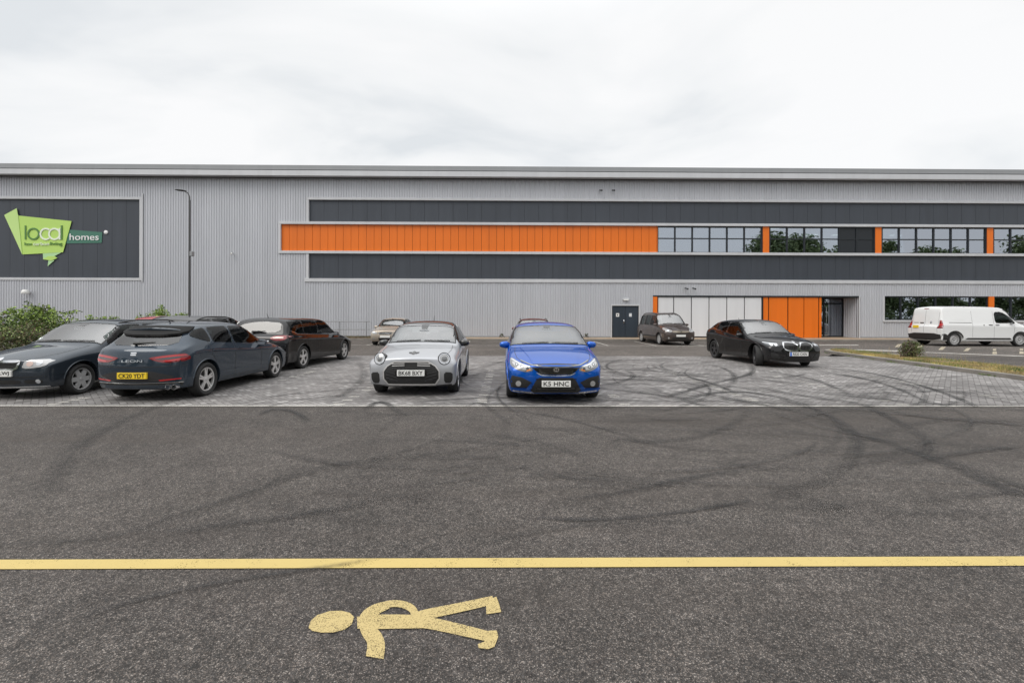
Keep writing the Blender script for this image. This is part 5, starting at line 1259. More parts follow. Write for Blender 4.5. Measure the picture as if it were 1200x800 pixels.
def old_estate(loc, rz):
    P = dict(L=4.22, W=1.65, H=1.47, gc=.20, fo=.80, wbase=2.462, wr_=.30, cowl=(1.12, .97), header=(1.80, 1.43), rear=(3.75, 1.44), glass=(4.08, 1.02), hf=.745, tz=.95,
             belt=(.90, .98), wr=.76, wc=.89, wn=.88, wt=.90, hoodcrown=.05, bow=.12, mid=.5)
    r, s = new_car('estate_car', 'older dark blue-grey estate with roof rails and chrome grille, plate ending LWJ', 'car', P, 'paint_slate_dark', loc, rz, group=GRP)
    W = wins(P, (2.45, 3.22), s0=1.42, s1=3.92)
    std_parts(s, P, W, wheelkw=dict(rim='spoke6', rmat='steel_cap'), seams=[[(1.36, .3), (1.38, .9)], [(2.42, .3), (2.42, .95)], [(3.0, .6), (3.18, .95)], [(1.36, .30), (2.9, .30)]], handles=[(2.25, .82), (3.02, .84)])
    roof_rails(s, 1.95, 3.85, .66)
    g1 = [(-.36, .715), (.36, .715), (.33, .60), (.27, .565), (-.27, .565), (-.33, .60)]
    s.patch('grille', g1, 'F', 'black_plastic', .006, .04, 0); s.band('grille_frame', g1, 'F', .036, 'chrome', .016, closed=True); s.band('grille_spine', [(0, .57), (0, .71)], 'F', .03, 'chrome', .018)
    slats(s, 'grille_slats', (.60, .63, .66, .69), -.30, .30, 'black_gloss', .008, .010)
    s.patch('badge', circ(0, .735, .04, .04, 14), 'F', 'chrome', .02, .03, 0)
    hl = [(.40, .575), (.74, .61), (.78, .735), (.44, .735)]
    both(s, 'headlight', hl, 'F', 'lamp_lens', .013, 1, .03, kids=[('lens', circ(.52, .665, .05, .045), 'lamp_clear', .017), ('lens', circ(.65, .675, .042, .04), 'lamp_white', .017)])
    s.patch('lower_grille', [(-.36, .30), (.36, .30), (.36, .38), (-.36, .38)], 'F', 'black_plastic', .005, .05, 1)
    both(s, 'bumper_intake', [(.43, .30), (.70, .32), (.70, .38), (.43, .38)], 'F', 'black_plastic', .005, 1, .04); both(s, 'fog_light', circ(.64, .35, .036), 'F', 'lamp_white', .012, 0, .02)
    s.band('bumper_seam', [(-.80, .44), (0, .42), (.80, .44)], 'F', .012, 'black_plastic', .002); s.band('splitter', [(-.76, .25), (0, .235), (.76, .25)], 'F', .016, 'steel_cap', .010)
    both(s, 'side_repeater', circ(1.28, .77, .03, .022, 10), 'L', 'lamp_white', .01, 0, .02)
    plate(s, 'F', .50, 'DV05 LWJ', w=.52, h=.111)
    # papers behind the windscreen
    both(s, 'tail_light', [(.62, .98), (.74, .98), (.74, .70), (.64, .70)], 'B', 'lamp_red', .005)
    rear_std(s, P, None)
    return r
def black_estate(loc, rz):
    P = dict(L=4.83, W=1.886, H=1.525, gc=.20, fo=.95, wbase=2.85, wr_=.335, cowl=(1.38, .98), header=(2.18, 1.475), rear=(4.42, 1.485), glass=(4.68, 1.05), hf=.70, tz=1.0,
             belt=(.93, 1.02), wr=.82, wn=.80, wt=.90, mid=.55, rwin=[(-.66, 1.09), (0, 1.08), (.66, 1.09), (.60, 1.385), (0, 1.40), (-.60, 1.385)])
    r, s = new_car('estate_car', 'black estate car seen from its rear right corner behind the slate hatchback', 'car', P, 'paint_black', loc, rz)
    W = wins(P, (2.85, 3.75), s1=4.40, endrise=(.5, .10))
    std_parts(s, P, W, wheelkw=dict(rim='twin5'), seams=[[(1.72, .3), (1.74, .95)], [(2.86, .3), (2.88, 1.0)], [(3.62, .66), (3.74, 1.03)]], handles=[(2.62, .86), (3.5, .88)], wtrim=([(1.85, .965), (2.6, .985), (3.4, 1.01), (4.1, 1.035), (4.4, 1.13)], .014, 'chrome'))
    s.patch('rear_window', P['rwin'], 'B', 'glass_rear', .008, .045, 1)
    b = MB(); l, n = s.hit('B', 0, 1.10); b.tube([l+n*.03+Vector((.12, 0, -.0)), l+n*.03+Vector((-.26, 0, .01))], [.026, .012], 8); b.build('rear_wiper', 'black_plastic', r)
    tl = [(.44, .93), (.56, .995), (.84, 1.01), (.90, .96), (.84, .875), (.60, .86)]
    both(s, 'tail_light', tl, 'B', 'lamp_red', .014, 1, .04, kids=[('light_bar', [(.52, .93), (.62, .965), (.80, .965), (.80, .935), (.62, .92)], 'lamp_clear', .019)])
    s.band('tailgate_chrome', [(-.44, .86), (0, .85), (.44, .86)], 'B', .03, 'chrome', .01)
    plate(s, 'B', .76, '', front=False)
    s.band('bumper_seam', [(-.88, .66), (0, .63), (.88, .66)], 'B', .012, 'black_plastic', .002)
    s.band('bumper_trim', [(-.84, .58), (0, .56), (.84, .58)], 'B', .02, 'paint_graphite', .012)
    both(s, 'reflector', [(.56, .45), (.82, .47), (.82, .42), (.58, .40)], 'B', 'lamp_red', .007, 0, .04)
    s.patch('lower_bumper', [(-.7, .36), (.7, .36), (.66, .24), (-.66, .24)], 'B', 'black_plastic', .006, .06, 0)
    both(s, 'headlight', [(.45, .62), (.80, .68), (.82, .78), (.5, .70)], 'F', 'lamp_lens', .005)
    antenna(s, 4.1, .12)
    return r
def black_compact(loc, rz):
    P = dict(L=4.32, W=1.80, H=1.49, gc=.18, fo=.84, wbase=2.67, wr_=.335, cowl=(1.26, .98), header=(1.98, 1.445), rear=(3.70, 1.42), glass=(4.17, 1.13), hf=.72, tz=1.08, bowt=.12,
             belt=(.91, 1.09), wr=.73, wc=.88, wn=.84, hoodcrown=.05, bow=.19, mid=.55, agap=.045)
    r, s = new_car('hatchback_car', 'black hatchback with twin chrome-ringed grilles and front wheels turned, in front of the orange panels', 'car', P, 'paint_sapphire', loc, rz)
    W = wins(P, (2.66, 3.42), s1=3.82, endrise=(.34, .10))
    std_parts(s, P, W, wheelkw=dict(rim='twin5', rmat='alloy_dark'), seams=[[(1.62, .3), (1.66, .95)], [(2.68, .28), (2.70, 1.0)], [(3.3, .66), (3.48, 1.03)]], handles=[(2.48, .86), (3.3, .88)], steer=R(-22),
              wtrim=([(1.72, .96), (2.6, 1.03), (3.4, 1.095), (3.75, 1.16)], .012, 'chrome'))
    for k in (1, -1):
        o = [(.018, .565), (.05, .745), (.34, .765), (.42, .735), (.455, .66), (.42, .585), (.33, .535), (.05, .53)]
        if k < 0: o = mir(o)
        p = s.patch('grille', o, 'F', 'black_plastic', .010, .035, 1)
        s.band('grille_frame', o, 'F', .026, 'chrome', .030, closed=True, parent=p, depth=.0, smooth=1)
        b = MB()
        for j in range(7):
            x = k*(.085+.05*j); s.band('', [(x, .56), (x, .745)], 'F', .010, '', .018, mb=b, depth=.0)
        b.build('grille_slats', 'black_gloss', p)
    s.patch('badge', circ(0, .795, .03, .018, 14), 'F', 'chrome', .012, .03, 0)
    hl = [(.53, .665), (.70, .655), (.83, .70), (.82, .775), (.70, .755), (.56, .745)]
    both(s, 'headlight', hl, 'F', 'lamp_dark', .008, 1, .04, kids=[('lens', circ(.62, .705, .034), 'lamp_white', .013), ('lens', circ(.725, .71, .034), 'lamp_white', .013), ('running_light', [(.56, .742), (.70, .748), (.82, .775), (.82, .755), (.70, .728), (.56, .725)], 'lamp_white', .012)])
    s.patch('lower_grille', [(-.44, .24), (.44, .24), (.40, .37), (-.40, .37)], 'F', 'black_plastic', .006, .05, 1)
    both(s, 'bumper_intake', [(.50, .28), (.74, .30), (.79, .42), (.76, .47), (.60, .44)], 'F', 'black_plastic', .006, 1, .05, kids=[('intake_vane', [(.58, .375), (.74, .40), (.74, .42), (.58, .395)], 'paint_graphite', .014)])
    s.band('splitter', [(-.78, .235), (-.4, .205), (0, .20), (.4, .205), (.78, .235)], 'F', .03, 'paint_graphite', .012)
    plate(s, 'F', .435, 'RE20 OXN', w=.58, h=.12, blue=True, off=.03)
    both(s, 'tail_light', [(.40, .93), (.80, .98), (.84, .84), (.62, .84)], 'B', 'lamp_red', .005)
    rear_std(s, P, None); antenna(s, 3.3, .06)
    return r
def beige_hatch(loc, rz):
    P = dict(L=4.0, W=1.70, H=1.50, gc=.21, fo=.76, wbase=2.50, wr_=.30, cowl=(1.05, .98), header=(1.75, 1.42), rear=(3.4, 1.42), glass=(3.78, 1.05), hf=.78, tz=1.0,
             belt=(.93, 1.02), wr=.72, wc=.86, wn=.86, wt=.90, bow=.14)
    r, s = new_car('hatchback_car', 'champagne beige hatchback in a far bay, partly hidden behind the silver-white compact hatchback', 'car', P, 'paint_beige', loc, rz, lvl=2)
    std_parts(s, P, wins(P, (2.4, 3.1)), wheelkw=dict(rim='spoke6', rmat='steel_cap'), seams=[[(1.4, .3), (1.42, .9)], [(2.4, .3), (2.4, .95)]], handles=[(2.2, .86)])
    s.patch('grille', [(-.36, .70), (.36, .70), (.32, .60), (-.32, .60)], 'F', 'black_plastic', .006, .05, 0); s.band('grille_bar', [(-.34, .65), (.34, .65)], 'F', .03, 'chrome', .014)
    both(s, 'headlight', [(.42, .60), (.74, .64), (.78, .78), (.46, .73)], 'F', 'lamp_lens', .008, 1, .05, kids=[('lens', circ(.6, .69, .05), 'lamp_white', .012)])
    s.patch('lower_grille', [(-.34, .28), (.34, .28), (.36, .42), (-.36, .42)], 'F', 'black_plastic', .005, .05, 0); both(s, 'fog_light', circ(.62, .36, .05), 'F', 'lamp_lens', .01, 0, .03)
    plate(s, 'F', .48, '', front=True); rear_std(s, P, None)
    return r
def brown_mpv(loc, rz):
    P = dict(L=4.38, W=1.81, H=1.84, gc=.20, fo=.92, wbase=2.73, wr_=.325, cowl=(.98, 1.11), header=(1.62, 1.75), rear=(4.10, 1.77), glass=(4.27, 1.10), hf=.84, tz=1.0,
             belt=(1.02, 1.08), wr=.76, wc=.90, wn=.86, wt=.92, bow=.13, wb_=.95, hoodcrown=.06, mirror=(1.30, 1.08))
    r, s = new_car('people_carrier', 'tall brown people carrier parked beside the dark double door', 'people carrier', P, 'paint_brown', loc, rz, lvl=3)
    std_parts(s, P, wins(P, (2.35, 3.25), s0=1.25, s1=4.0, drop=.16), wheelkw=dict(rim='spoke6', rmat='steel_cap'), seams=[[(1.34, .3), (1.30, 1.0)], [(2.32, .3), (2.32, 1.05)], [(3.3, .3), (3.3, 1.05)]], handles=[(2.1, .98), (2.5, .98)])
    roof_rails(s, 1.8, 4.0, .66)
    s.patch('grille_panel', [(-.50, .80), (.50, .80), (.44, .70), (-.44, .70)], 'F', 'paint_beige', .006, .06, 1); s.patch('badge', circ(0, .755, .05), 'F', 'chrome', .014, .03, 0)
    both(s, 'headlight', [(.50, .72), (.78, .74), (.84, .88), (.76, .97), (.58, .88), (.48, .80)], 'F', 'lamp_lens', .008, 1, .05, kids=[('lens', circ(.68, .82, .055), 'lamp_white', .012)])
    s.patch('lower_grille', [(-.46, .645), (.46, .645), (.44, .61), (-.44, .61)], 'F', 'black_plastic', .006, .05, 0)
    s.patch('bumper_grille', [(-.42, .44), (.42, .44), (.50, .34), (-.50, .34)], 'F', 'black_plastic', .006, .05, 0)
    s.patch('bumper', [(-.78, .30), (.78, .30), (.80, .22), (-.80, .22)], 'F', 'black_plastic', .008, .06, 0); both(s, 'fog_light', circ(.66, .40, .05), 'F', 'lamp_lens', .01, 0, .03)
    plate(s, 'F', .53, '', front=True); rear_std(s, P, None)
    for v in 'LR': s.patch('side_trim', [(1.4, .42), (3.3, .42), (3.3, .50), (1.4, .50)], v, 'black_plastic', .012, .1, 0)
    return r
def simple_rear(name, label, mat, P, loc, rz, rails=False, cuts=(2.5, 3.25)):
    r, s = new_car(name, label, 'car', P, mat, loc, rz, lvl=2)
    std_parts(s, P, wins(P, cuts), wheelkw=dict(rim='spoke5'), seams=[[(1.5, .3), (1.5, .93)], [(2.5, .3), (2.5, .98)]])
    if rails: roof_rails(s, P['header'][0]+.1, P['rear'][0]-.05, .68, 'black_plastic', .05)
    both(s, 'headlight', [(.45, .66), (.76, .68), (.80, .80), (.5, .74)], 'F', 'lamp_lens', .008)
    s.patch('grille', [(-.36, .70), (.36, .70), (.32, .58), (-.32, .58)], 'F', 'black_plastic', .006, .05, 0)
    both(s, 'tail_light', [(.58, .98), (.80, 1.0), (.82, .80), (.62, .80)], 'B', 'lamp_red', .006)
    rear_std(s, P, None); plate(s, 'B', .72, '', front=False); plate(s, 'F', .45, '')
    return r
def panel_van(loc, rz):
    P = dict(cav_end=2.7, norear=True, L=5.36, W=2.0, H=2.20, gc=.26, fo=.96, wbase=3.60, wr_=.37, cowl=(.84, 1.30), header=(1.80, 2.13), rear=(5.20, 2.17), glass=(5.29, 1.40), hf=.96, tz=1.15,
             belt=(1.20, 1.30), wr=.83, wc=.92, wn=.88, wt=.98, bow=.13, wb_=.965, hoodcrown=.07, w_r=1.0, mirror=(1.50, 1.26), gb=.06, ww=.22, inset=.03)
    P['archmat'] = 'black_plastic'; P['endcrease'] = .6; P['roofc'] = .75; P['bowt'] = .03
    P['tail'] = {3: .02, 4: .0, 5: -.02, 6: -.03, 7: -.03, 8: -.03, 9: -.03, 10: -.03}
    r, s = new_car('panel_van', 'white panel van side-on with red tail lights, at the right edge below the ground-floor windows', 'van', P, 'paint_white', loc, rz)
    w1 = [(1.22, 1.28), (2.0, 1.26), (2.34, 1.27), (2.36, 1.86), (1.98, 1.89), (1.52, 1.62)]
    std_parts(s, P, [w1], wheelkw=dict(rim='steel', rmat='steel_cap'), seams=[[(1.36, .4), (1.28, 1.2)], [(2.42, .34), (2.42, 1.92)], [(3.60, .5), (3.60, 1.92)]], handles=False, mirror_mat='black_plastic')
    for v in 'LR':
        s.patch('door_handle', [(2.14, 1.14), (2.35, 1.14), (2.35, 1.18), (2.14, 1.18)], v, 'black_plastic', .02, .04, 1); s.patch('door_handle', [(2.50, 1.14), (2.72, 1.14), (2.72, 1.18), (2.50, 1.18)], v, 'black_plastic', .02, .04, 1)
        s.patch('sliding_rail', [(3.64, 1.265), (4.88, 1.275), (4.88, 1.298), (3.64, 1.288)], v, 'black_plastic', .004, .1, 0)
        s.patch('sill_trim', [(1.45, .38), (4.0, .38), (3.86, .46), (1.55, .46)], v, 'black_plastic', .012, .1, 0)
        s.patch('bumper_corner', [(4.90, .34), (5.33, .34), (5.33, .68), (5.1, .68), (4.96, .60)], v, 'black_plastic', .014, .06, 0)
        s.patch('lock_cover', circ(2.98, 1.15, .03), v, 'black_plastic', .006, .02, 0)
        b = MB()
        pts = []
        for k in range(15):
            a = R(14)+R(152)*k/14; l, n = s.hit(v, 4.56+.455*cos(a), .375+.455*sin(a)); pts.append(l+n*.004)
        b.tube(pts, .022, 6); b.build('arch_lip', 'black_plastic', r)
    s.patch('bumper', [(-.97, .34), (.97, .34), (.97, .70), (-.97, .70)], 'B', 'black_plastic', .04, .08, 1, skirt=.04)
    for k in (1, -1):
        p = corner_panel(s, 'tail_light', k, .86, 5.22, .98, 1.42, 'lamp_red', .014, a0=-25); corner_panel(s, 'light_bar', k, .86, 5.22, 1.13, 1.22, 'lamp_red_light', .018, a0=-20, a1=95, parent=p)
    b = MB(); s.band('', [(0, .72), (0, 1.98)], 'B', .010, '', .002, mb=b)
    for sg in (-1, 1):
        s.band('', [(sg*.78, .72), (sg*.78, 1.85)], 'B', .008, '', .002, mb=b)
    b.build('rear_door_seam', 'black_plastic', r)
    s.patch('door_handle', [(.05, 1.24), (.30, 1.24), (.30, 1.29), (.05, 1.29)][::1], 'B', 'black_plastic', .02, .04, 1)
    s.patch('badge', circ(-.36, 1.30, .07, .07, 12), 'B', 'chrome', .01, .03, 0)
    s.patch('lettering_strip', [(.40, 1.26), (.70, 1.26), (.70, 1.285), (.40, 1.285)], 'B', 'alloy_dark', .008, .04, 0)
    plate(s, 'B', 1.05, '', front=False, x=.48, h=.15, w=.36)
    s.patch('brake_light', [(-.14, 2.04), (.14, 2.04), (.14, 2.07), (-.14, 2.07)], 'B', 'lamp_red', .01, .03, 0)
    both(s, 'headlight', [(.50, .76), (.82, .80), (.86, .98), (.6, .92)], 'F', 'lamp_lens', .008)
    s.patch('grille', [(-.5, .74), (.5, .74), (.45, .60), (-.45, .60)], 'F', 'black_plastic', .008, .06, 0)
    return r
# ------------------------------------------------------------------ plants
def leafmat(name, c0, c1, c2, tr=.25):
    m = pm(name, c1, .6); n = NT(m)
    r = n.n('ShaderNodeNewGeometry').outputs['Random Per Island']; c = n.ramp(r, [(0, c0), (.5, c1), (1, c2)])
    cl = n.ramp(n.noise(n.pos(), 1.4, 3), [(.3, (.65, .65, .65)), (.7, (1.3, 1.3, 1.2))]); n.l(n.mix(1., c, cl, 'MULTIPLY'), n.b.inputs['Base Color'])
    n.b.inputs['Subsurface Weight'].default_value = 0
    return m
leafmat('leaf_bush', (.045, .08, .02), (.10, .15, .035), (.20, .26, .07)); leafmat('leaf_shrub', (.12, .20, .03), (.22, .33, .05), (.34, .44, .10)); leafmat('leaf_dull', (.03, .05, .02), (.07, .09, .035), (.13, .13, .06)); leafmat('leaf_tree', (.08, .12, .045), (.12, .17, .065), (.17, .22, .09)); leafmat('leaf_brown', (.07, .05, .03), (.12, .08, .04), (.10, .11, .04))
leafmat('dry_grass', (.30, .22, .10), (.42, .32, .15), (.17, .16, .07)); leafmat('yellow_flower', (.52, .40, .09), (.58, .46, .13), (.4, .33, .10)); pm('bark', (.09, .07, .05), .9)
def leaves(name, blobs, n, size, mat, parent=None, seed=1, mats=None, up=.2):
    """many small leaf faces filling lumpy blobs: (x,y,z, rx,ry,rz)"""
    rg = random.Random(seed); vs = []; fs = []; mi = []
    wsum = sum(b[3]*b[4]*b[5] for b in blobs)
    for b in blobs:
        k = int(n*b[3]*b[4]*b[5]/wsum)
        clumps = [(rg.gauss(0, .5), rg.gauss(0, .5), rg.gauss(0, .5)) for _ in range(max(5, k//45))]
        for _ in range(k):
            if rg.random() < .65:
                c = rg.choice(clumps); d = [c[j]+rg.gauss(0, .16) for j in range(3)]
            else: d = [rg.gauss(0, .5) for _ in range(3)]
            L_ = math.sqrt(sum(t*t for t in d))
            if L_ > 1.25: continue
            p = Vector((b[0]+d[0]*b[3], b[1]+d[1]*b[4], b[2]+d[2]*b[5]))
            if p.z < .1: continue
            a = Vector((rg.gauss(0, 1), rg.gauss(0, 1), rg.gauss(0, 1)+up)).normalized(); u = a.orthogonal().normalized(); u = Matrix.Rotation(rg.uniform(0, 6.28), 3, a) @ u; v = a.cross(u)
            s_ = size*rg.uniform(.6, 1.3); i0 = len(vs)
            vs += [p-u*s_, p+v*s_*.45+a*s_*.1, p+u*s_, p-v*s_*.45+a*s_*.1]; fs.append((i0, i0+1, i0+2, i0+3)); mi.append(rg.randrange(len(mats)) if mats else 0)
    return mesh_obj(name, vs, fs, mat, parent, False, mats, mi if mats else None)
def shrub(name, label, cat, loc, blobs, n, size, mat, seed, mats=None, stems=6, group=None):
    r_ = empty(name, loc); tag(r_, label, cat, group); rg = random.Random(seed)
    leaves('foliage', blobs, n, size, mat, r_, seed, mats)
    b = MB()
    for _ in range(stems):
        t = rg.choice(blobs); e_ = Vector((t[0]+rg.gauss(0, t[3]*.5), t[1]+rg.gauss(0, t[4]*.4), t[2]+rg.uniform(.1, .7)*t[5])); s_ = Vector((t[0]*.7+rg.gauss(0, .1), t[1]*.6, 0))
        b.tube([s_, s_.lerp(e_, .5)+Vector((rg.gauss(0, .06), rg.gauss(0, .06), .05)), e_], [.02, .014, .005], 5)
    b.build('stems', 'bark', r_); return r_
# the hedge mass at the left, four bushes
shrub('bush', 'large leafy bush at the left edge, behind the bonnet of the old estate', 'bush', (-21.6, 18.3, 0), [(0, 0, .85, 1.5, 1.0, .7), (-1.2, .3, .9, 1.0, .9, .7), (.8, -.1, .9, .9, .8, .6), (-.9, 0, 1.75, .3, .25, .2), (.4, 0, 1.7, .25, .2, .25), (-.2, 0, 1.55, .5, .4, .2), (1.3, 0, 1.5, .3, .2, .2)], 8500, .055, 'leaf_bush', 1, ['leaf_bush', 'leaf_dull', 'leaf_brown'], 20)
shrub('bush', 'bright green topped bush with a long shoot to the right, under the flood light', 'bush', (-19.5, 18.8, 0), [(0, 0, 1.0, 1.1, .9, .8), (.3, 0, 1.6, .55, .5, .36), (.9, .1, 1.2, .7, .6, .55), (1.45, .1, 1.66, .5, .2, .09), (1.8, .1, 1.72, .2, .15, .07), (-.7, .1, 1.6, .4, .4, .25), (-.1, 0, 1.98, .2, .2, .12), (.65, 0, 1.95, .16, .16, .12)], 8500, .055, 'leaf_shrub', 2, ['leaf_bush', 'leaf_shrub', 'leaf_bush'], 20)
shrub('bush', 'low dull brownish bush between the big bush and the old estate', 'bush', (-18.0, 17.6, 0), [(0, 0, .65, 1.0, .8, .6), (-1.2, -.2, .6, .9, .7, .5)], 5000, .05, 'leaf_dull', 3, ['leaf_dull', 'leaf_brown', 'leaf_bush'], 14)
for i, (px, lab) in enumerate(((111, 'leftmost of the three small green plant tops above the old estate roof'), (124, 'middle one of the three small green plant tops above the old estate roof'), (138, 'rightmost of the three small green plant tops above the old estate roof'))):
    X_ = (px-594)/FPX*25.0
    shrub('small_shrub', lab, 'shrub', (X_, 25.0, 0), [(0, 0, .75, .34, .32, .7), (0, 0, 1.4, .24, .24, .16)], 900, .05, 'leaf_shrub', 10+i, None, 5, 'small shrubs in the bed')
shrub('shrub', 'bright green spiky shrub left of the lamp post', 'shrub', ((190-594)/FPX*25, 25.0, 0), [(0, 0, .95, .8, .6, .75), (0, 0, 1.7, .42, .35, .30), (.1, 0, 2.05, .13, .12, .25), (-.6, 0, 1.3, .3, .3, .4)], 4500, .055, 'leaf_shrub', 21, ['leaf_shrub', 'leaf_shrub', 'leaf_bush'], 12)
shrub('shrub', 'small rounded green shrub just left of the lamp post foot', 'shrub', ((214-594)/FPX*25, 25.1, 0), [(0, 0, .9, .42, .4, .8), (.05, 0, 1.5, .3, .3, .25)], 1900, .05, 'leaf_shrub', 22, ['leaf_shrub', 'leaf_bush'], 8)
shrub('shrub', 'thin pale shrub at the left end of the bright green spiky shrub', 'shrub', ((166-594)/FPX*25, 25.0, 0), [(0, 0, .8, .2, .2, .8), (0, 0, 1.45, .16, .16, .25)], 500, .05, 'leaf_shrub', 23, None, 5)
# weed shrub on the right verge
gx, gy = ground_pt(1072, 424)
shrub('weed_bush', 'dark green scrubby weed bush on the kerbed verge in front of the white van', 'bush', (14.62, 16.3, .1), [(0, 0, .24, .36, .33, .27), (.12, 0, .46, .20, .2, .16), (-.18, 0, .42, .16, .16, .17), (-.08, 0, .60, .05, .05, .12)], 3600, .024, 'leaf_dull', 31, ['leaf_dull', 'leaf_bush', 'leaf_brown'], 45)
# dry grass, flowers
def blades(name, pts, h, mat, seed, lean=.35, w=.006):
    rg = random.Random(seed); vs = []; fs = []
    for x, y, z in pts:
        a = rg.uniform(0, 6.28); hh = h*rg.uniform(.4, 1.25); dx_, dy_ = cos(a)*w, sin(a)*w; lx_, ly_ = rg.gauss(0, lean)*hh, rg.gauss(0, lean)*hh; i0 = len(vs)
        vs += [(x-dx_, y-dy_, z), (x+dx_, y+dy_, z), (x+lx_, y+ly_, z+hh)]; fs.append((i0, i0+1, i0+2))
    o = mesh_obj(name, vs, fs, mat); return o
def verge_pts(n, seed, dens):
    rg = random.Random(seed); r_ = []
    xs0 = lambda y: interp([5.5, 11.3, 14.3, 17.2, 19.3, 20.3], [12.55, 12.85, 13.22, 13.55, 13.85, 14.4], y)+.16
    while len(r_) < n:
        y = rg.uniform(5.6, 20.3); x = rg.uniform(xs0(y), 15.15)
        if noise.noise(Vector((x*1.1, y*.9, seed)))+rg.uniform(-.3, .3) > dens: r_.append((x, y, .105))
    return r_
tag(blades('dry_grass', verge_pts(26000, 1, -.15), .06, 'dry_grass', 1), kind='stuff')
tag(blades('dry_stalks', verge_pts(420, 14, .1), .28, 'dry_grass', 12, .12, .004), kind='stuff')
tag(blades('green_grass', verge_pts(7000, 5, .15), .09, 'leaf_bush', 2), kind='stuff')
fl = verge_pts(9000, 9, .12); tag(leaves('stonecrop', [(14.0, 14, .12, .01, .01, .01)], 1, .01, 'yellow_flower') if False else blades('stonecrop', fl, .035, 'yellow_flower', 4, .8, .012), kind='stuff')
rg = random.Random(8); kp = []
for _ in range(1400):
    y = rg.uniform(6, 20); 
    if noise.noise(Vector((y*1.7, 0, 3))) > .05: kp.append((interp([5.5, 11.3, 14.3, 17.2, 19.3], [12.55, 12.85, 13.22, 13.55, 13.85], y)-rg.uniform(0, .05), y, .004))
tag(blades('kerb_weeds', kp, .07, 'leaf_bush', 6), kind='stuff')
rg = random.Random(9)
tag(blades('bed_growth', [(rg.uniform(-26, -4), rg.uniform(29.5, 31.2), .13) for _ in range(9000)], .14, 'leaf_brown', 7, .5, .012), kind='stuff')
for i, (px, lab) in enumerate(((588, 'little weed at the foot of the wall behind the blue hatchback'), (686, 'little weed at the wall foot right of the blue hatchback'))):
    X_ = Xf(px, 393); shrub('weed', lab, 'weed', (X_, FY-.35, .1), [(0, 0, .15, .14, .1, .15)], 160, .03, 'leaf_dull', 50+i, None, 4)
# trees across the road behind the camera: they show in the window glass and in the paint
def tree_mesh(seed, H_, wd, n):
    rg = random.Random(seed); blobs = []
    for _ in range(14):
        a = rg.uniform(0, 6.28); z = H_*rg.uniform(.2, .90); r_ = wd*.55*rg.uniform(0, 1)*(1.15-(z/H_-.35)*.9); s_ = wd*rg.uniform(.22, .38); blobs.append((r_*cos(a), r_*sin(a), z, s_, s_, s_*.85))
    return blobs
TG = 'trees behind the camera mirrored in the windows'
def make_tree(x, y, H_, wd, seed, n=5200, label=''):
    r_ = empty('tree', (x, y, 0)); tag(r_, label, 'tree', TG)
    b = tree_mesh(seed, H_, wd, n); leaves('crown', b, n, .34, 'leaf_tree', r_, seed)
    t = MB(); t.tube([(0, 0, 0), (.1, 0, H_*.3), (0, .1, H_*.6)], [.28, .2, .1], 8)
    rg = random.Random(seed)
    for q_ in b[:7]: t.tube([(0, 0, H_*.3), (q_[0]*.5, q_[1]*.5, (H_*.3+q_[2])/2), (q_[0], q_[1], q_[2])], [.12, .08, .03], 6)
    t.build('trunk', 'bark', r_); return r_
protos = [make_tree(50.5, -20, 17.5, 8.5, 3, 11000, label='broad tree mirrored in the first-floor glass'), make_tree(70, -20, 18.0, 6.0, 4, 11000, label='tall tree mirrored in the first-floor glass'), make_tree(-20, -26, 9.0, 4.5, 5, label='low tree mirrored in the car paint')]
def copy_tree(o, loc, rz, s_=1.):
    c = o.copy(); COL.objects.link(c); c.location = loc; c.rotation_euler = (0, 0, rz); c.scale = (s_, s_, s_)
    for ch in o.children: k_ = ch.copy(); COL.objects.link(k_); k_.parent = c
    return c
for i, (x, y, p_, s_) in enumerate(((57, -21, 0, .98), (64, -21, 0, .88), (79, -23, 0, .86), (85, -24, 0, .84), (92, -21, 1, .8), (-32, -27, 2, 1.1), (-8, -26, 2, .9), (4, -27, 2, 1.05), (17, -25, 2, .95), (30, -24, 2, 1.2), (38, -23, 2, 1.35), (-45, -26, 2, 1.2), (-58, -26, 2, 1.3), (100, -22, 0, 1.))):
    copy_tree(protos[p_], (x, y, 0), i*1.3, s_)
tl_ = sorted([o for o in COL.objects if o.name.split('.')[0] == 'tree'], key=lambda o: o.location.x)
ORD = 'first second third fourth fifth sixth seventh eighth ninth tenth eleventh twelfth thirteenth fourteenth fifteenth sixteenth seventeenth eighteenth nineteenth twentieth'.split()
for i, o in enumerate(tl_): o['label'] = '%s from the left in the tree row behind the camera, mirrored in glass and paint' % ORD[i]
hb_ = [(x + random.uniform(-1, 1), random.uniform(-1, 1), random.uniform(.8, 2.8), 3.2, 1.2, random.uniform(1.4, 2.4)) for x in range(-70, 71, 4)]
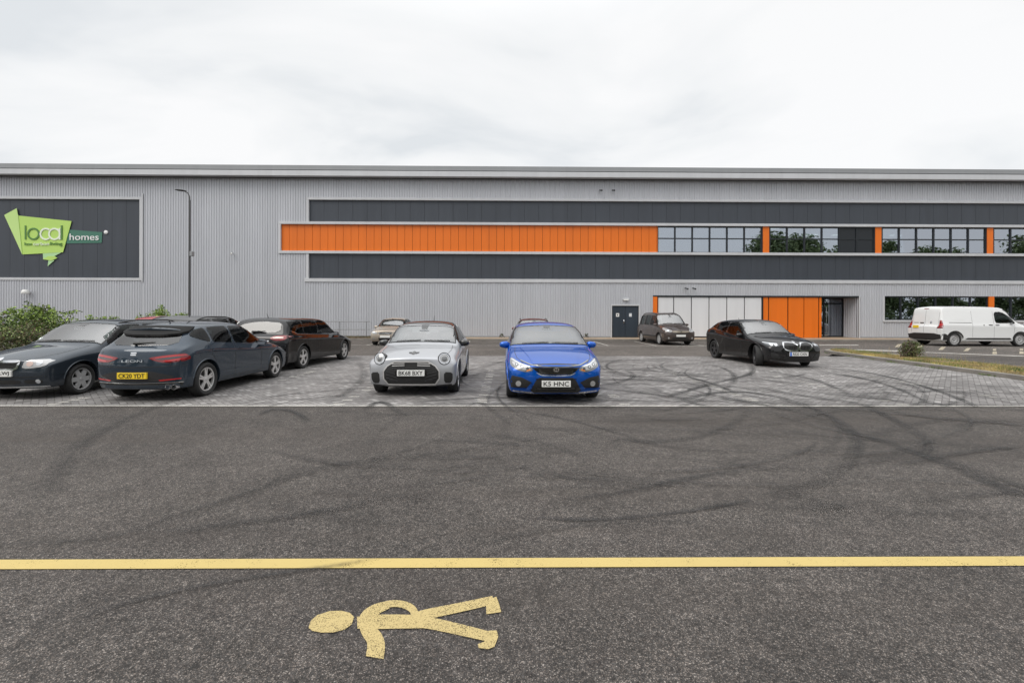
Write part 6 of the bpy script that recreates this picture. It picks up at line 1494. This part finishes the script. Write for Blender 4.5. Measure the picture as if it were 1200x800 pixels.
hr = empty('hedge', (40, -17.5, 0)); tag(hr, 'long tall hedge behind the camera, mirrored dark green in the ground-floor glass', 'hedge'); leaves('foliage', hb_, 26000, .22, 'leaf_tree', hr, 77)
# ------------------------------------------------------------------ park the vehicles
def place(fn, axle, X, Yfront_axle, facing, turn=0., L=None, fo=None, **k):
    """axle: distance of the front axle; facing 'cam' (nose to -y) or 'away'"""
    return fn
# nose towards the camera: centre y = nose + L/2
def toward(fn, X, nose, L, turn=0): return fn((X, nose+L/2, .004), R(turn))
def away(fn, X, tail, L, turn=0): return fn((X, tail+L/2, .004), R(180+turn))
toward(blue_hatch, .87, 7.98, 4.50)
toward(white_small, -1.86, 8.70, 3.86, .8)
away(slate_hatch, -6.66, 8.16, 4.27)
toward(old_estate, -9.22, 8.32, 4.22)
away(black_estate, -6.86, 12.65, 4.83, -4)
toward(black_compact, 8.80, 13.75, 4.32, 2.5)
toward(beige_hatch, -6.42, 24.0, 4.0)
toward(brown_mpv, 9.35, 24.7, 4.38, 4)
panel_van((26.18, 25.38, .004), R(90))
suv = dict(L=4.35, W=1.80, H=1.58, gc=.2, fo=.9, wbase=2.6, wr_=.33, cowl=(1.3, 1.02), header=(2.0, 1.50), rear=(3.9, 1.50), glass=(4.2, 1.1), hf=.78, tz=1.05, belt=(.98, 1.06), wr=.72, wn=.84, wt=.9)
simple_rear('parked_car', 'dark grey car with roof rails, mostly hidden just left of the black estate', 'paint_graphite', dict(suv), (-8.95, 11.75+2.17, .004), R(180), rails=True)
red = dict(suv, L=4.0, H=1.56, cowl=(1.1, 1.02), header=(1.75, 1.48), rear=(3.2, 1.47), glass=(3.85, 1.1))
simple_rear('hatchback_car', 'red hatchback whose roof just shows above the slate hatchback, beside the lamp post', 'paint_red', red, (-11.5, 13.9+2.0, .004), R(180))
mar = dict(suv, L=4.4, H=1.50, wr_=.32, header=(2.0, 1.43), rear=(3.9, 1.43), cowl=(1.25, .98))
simple_rear('parked_car', 'maroon car with black roof rails, almost hidden behind the bright blue hatchback', 'paint_maroon', mar, (1.25, 21.2, .004), R(0), rails=True)
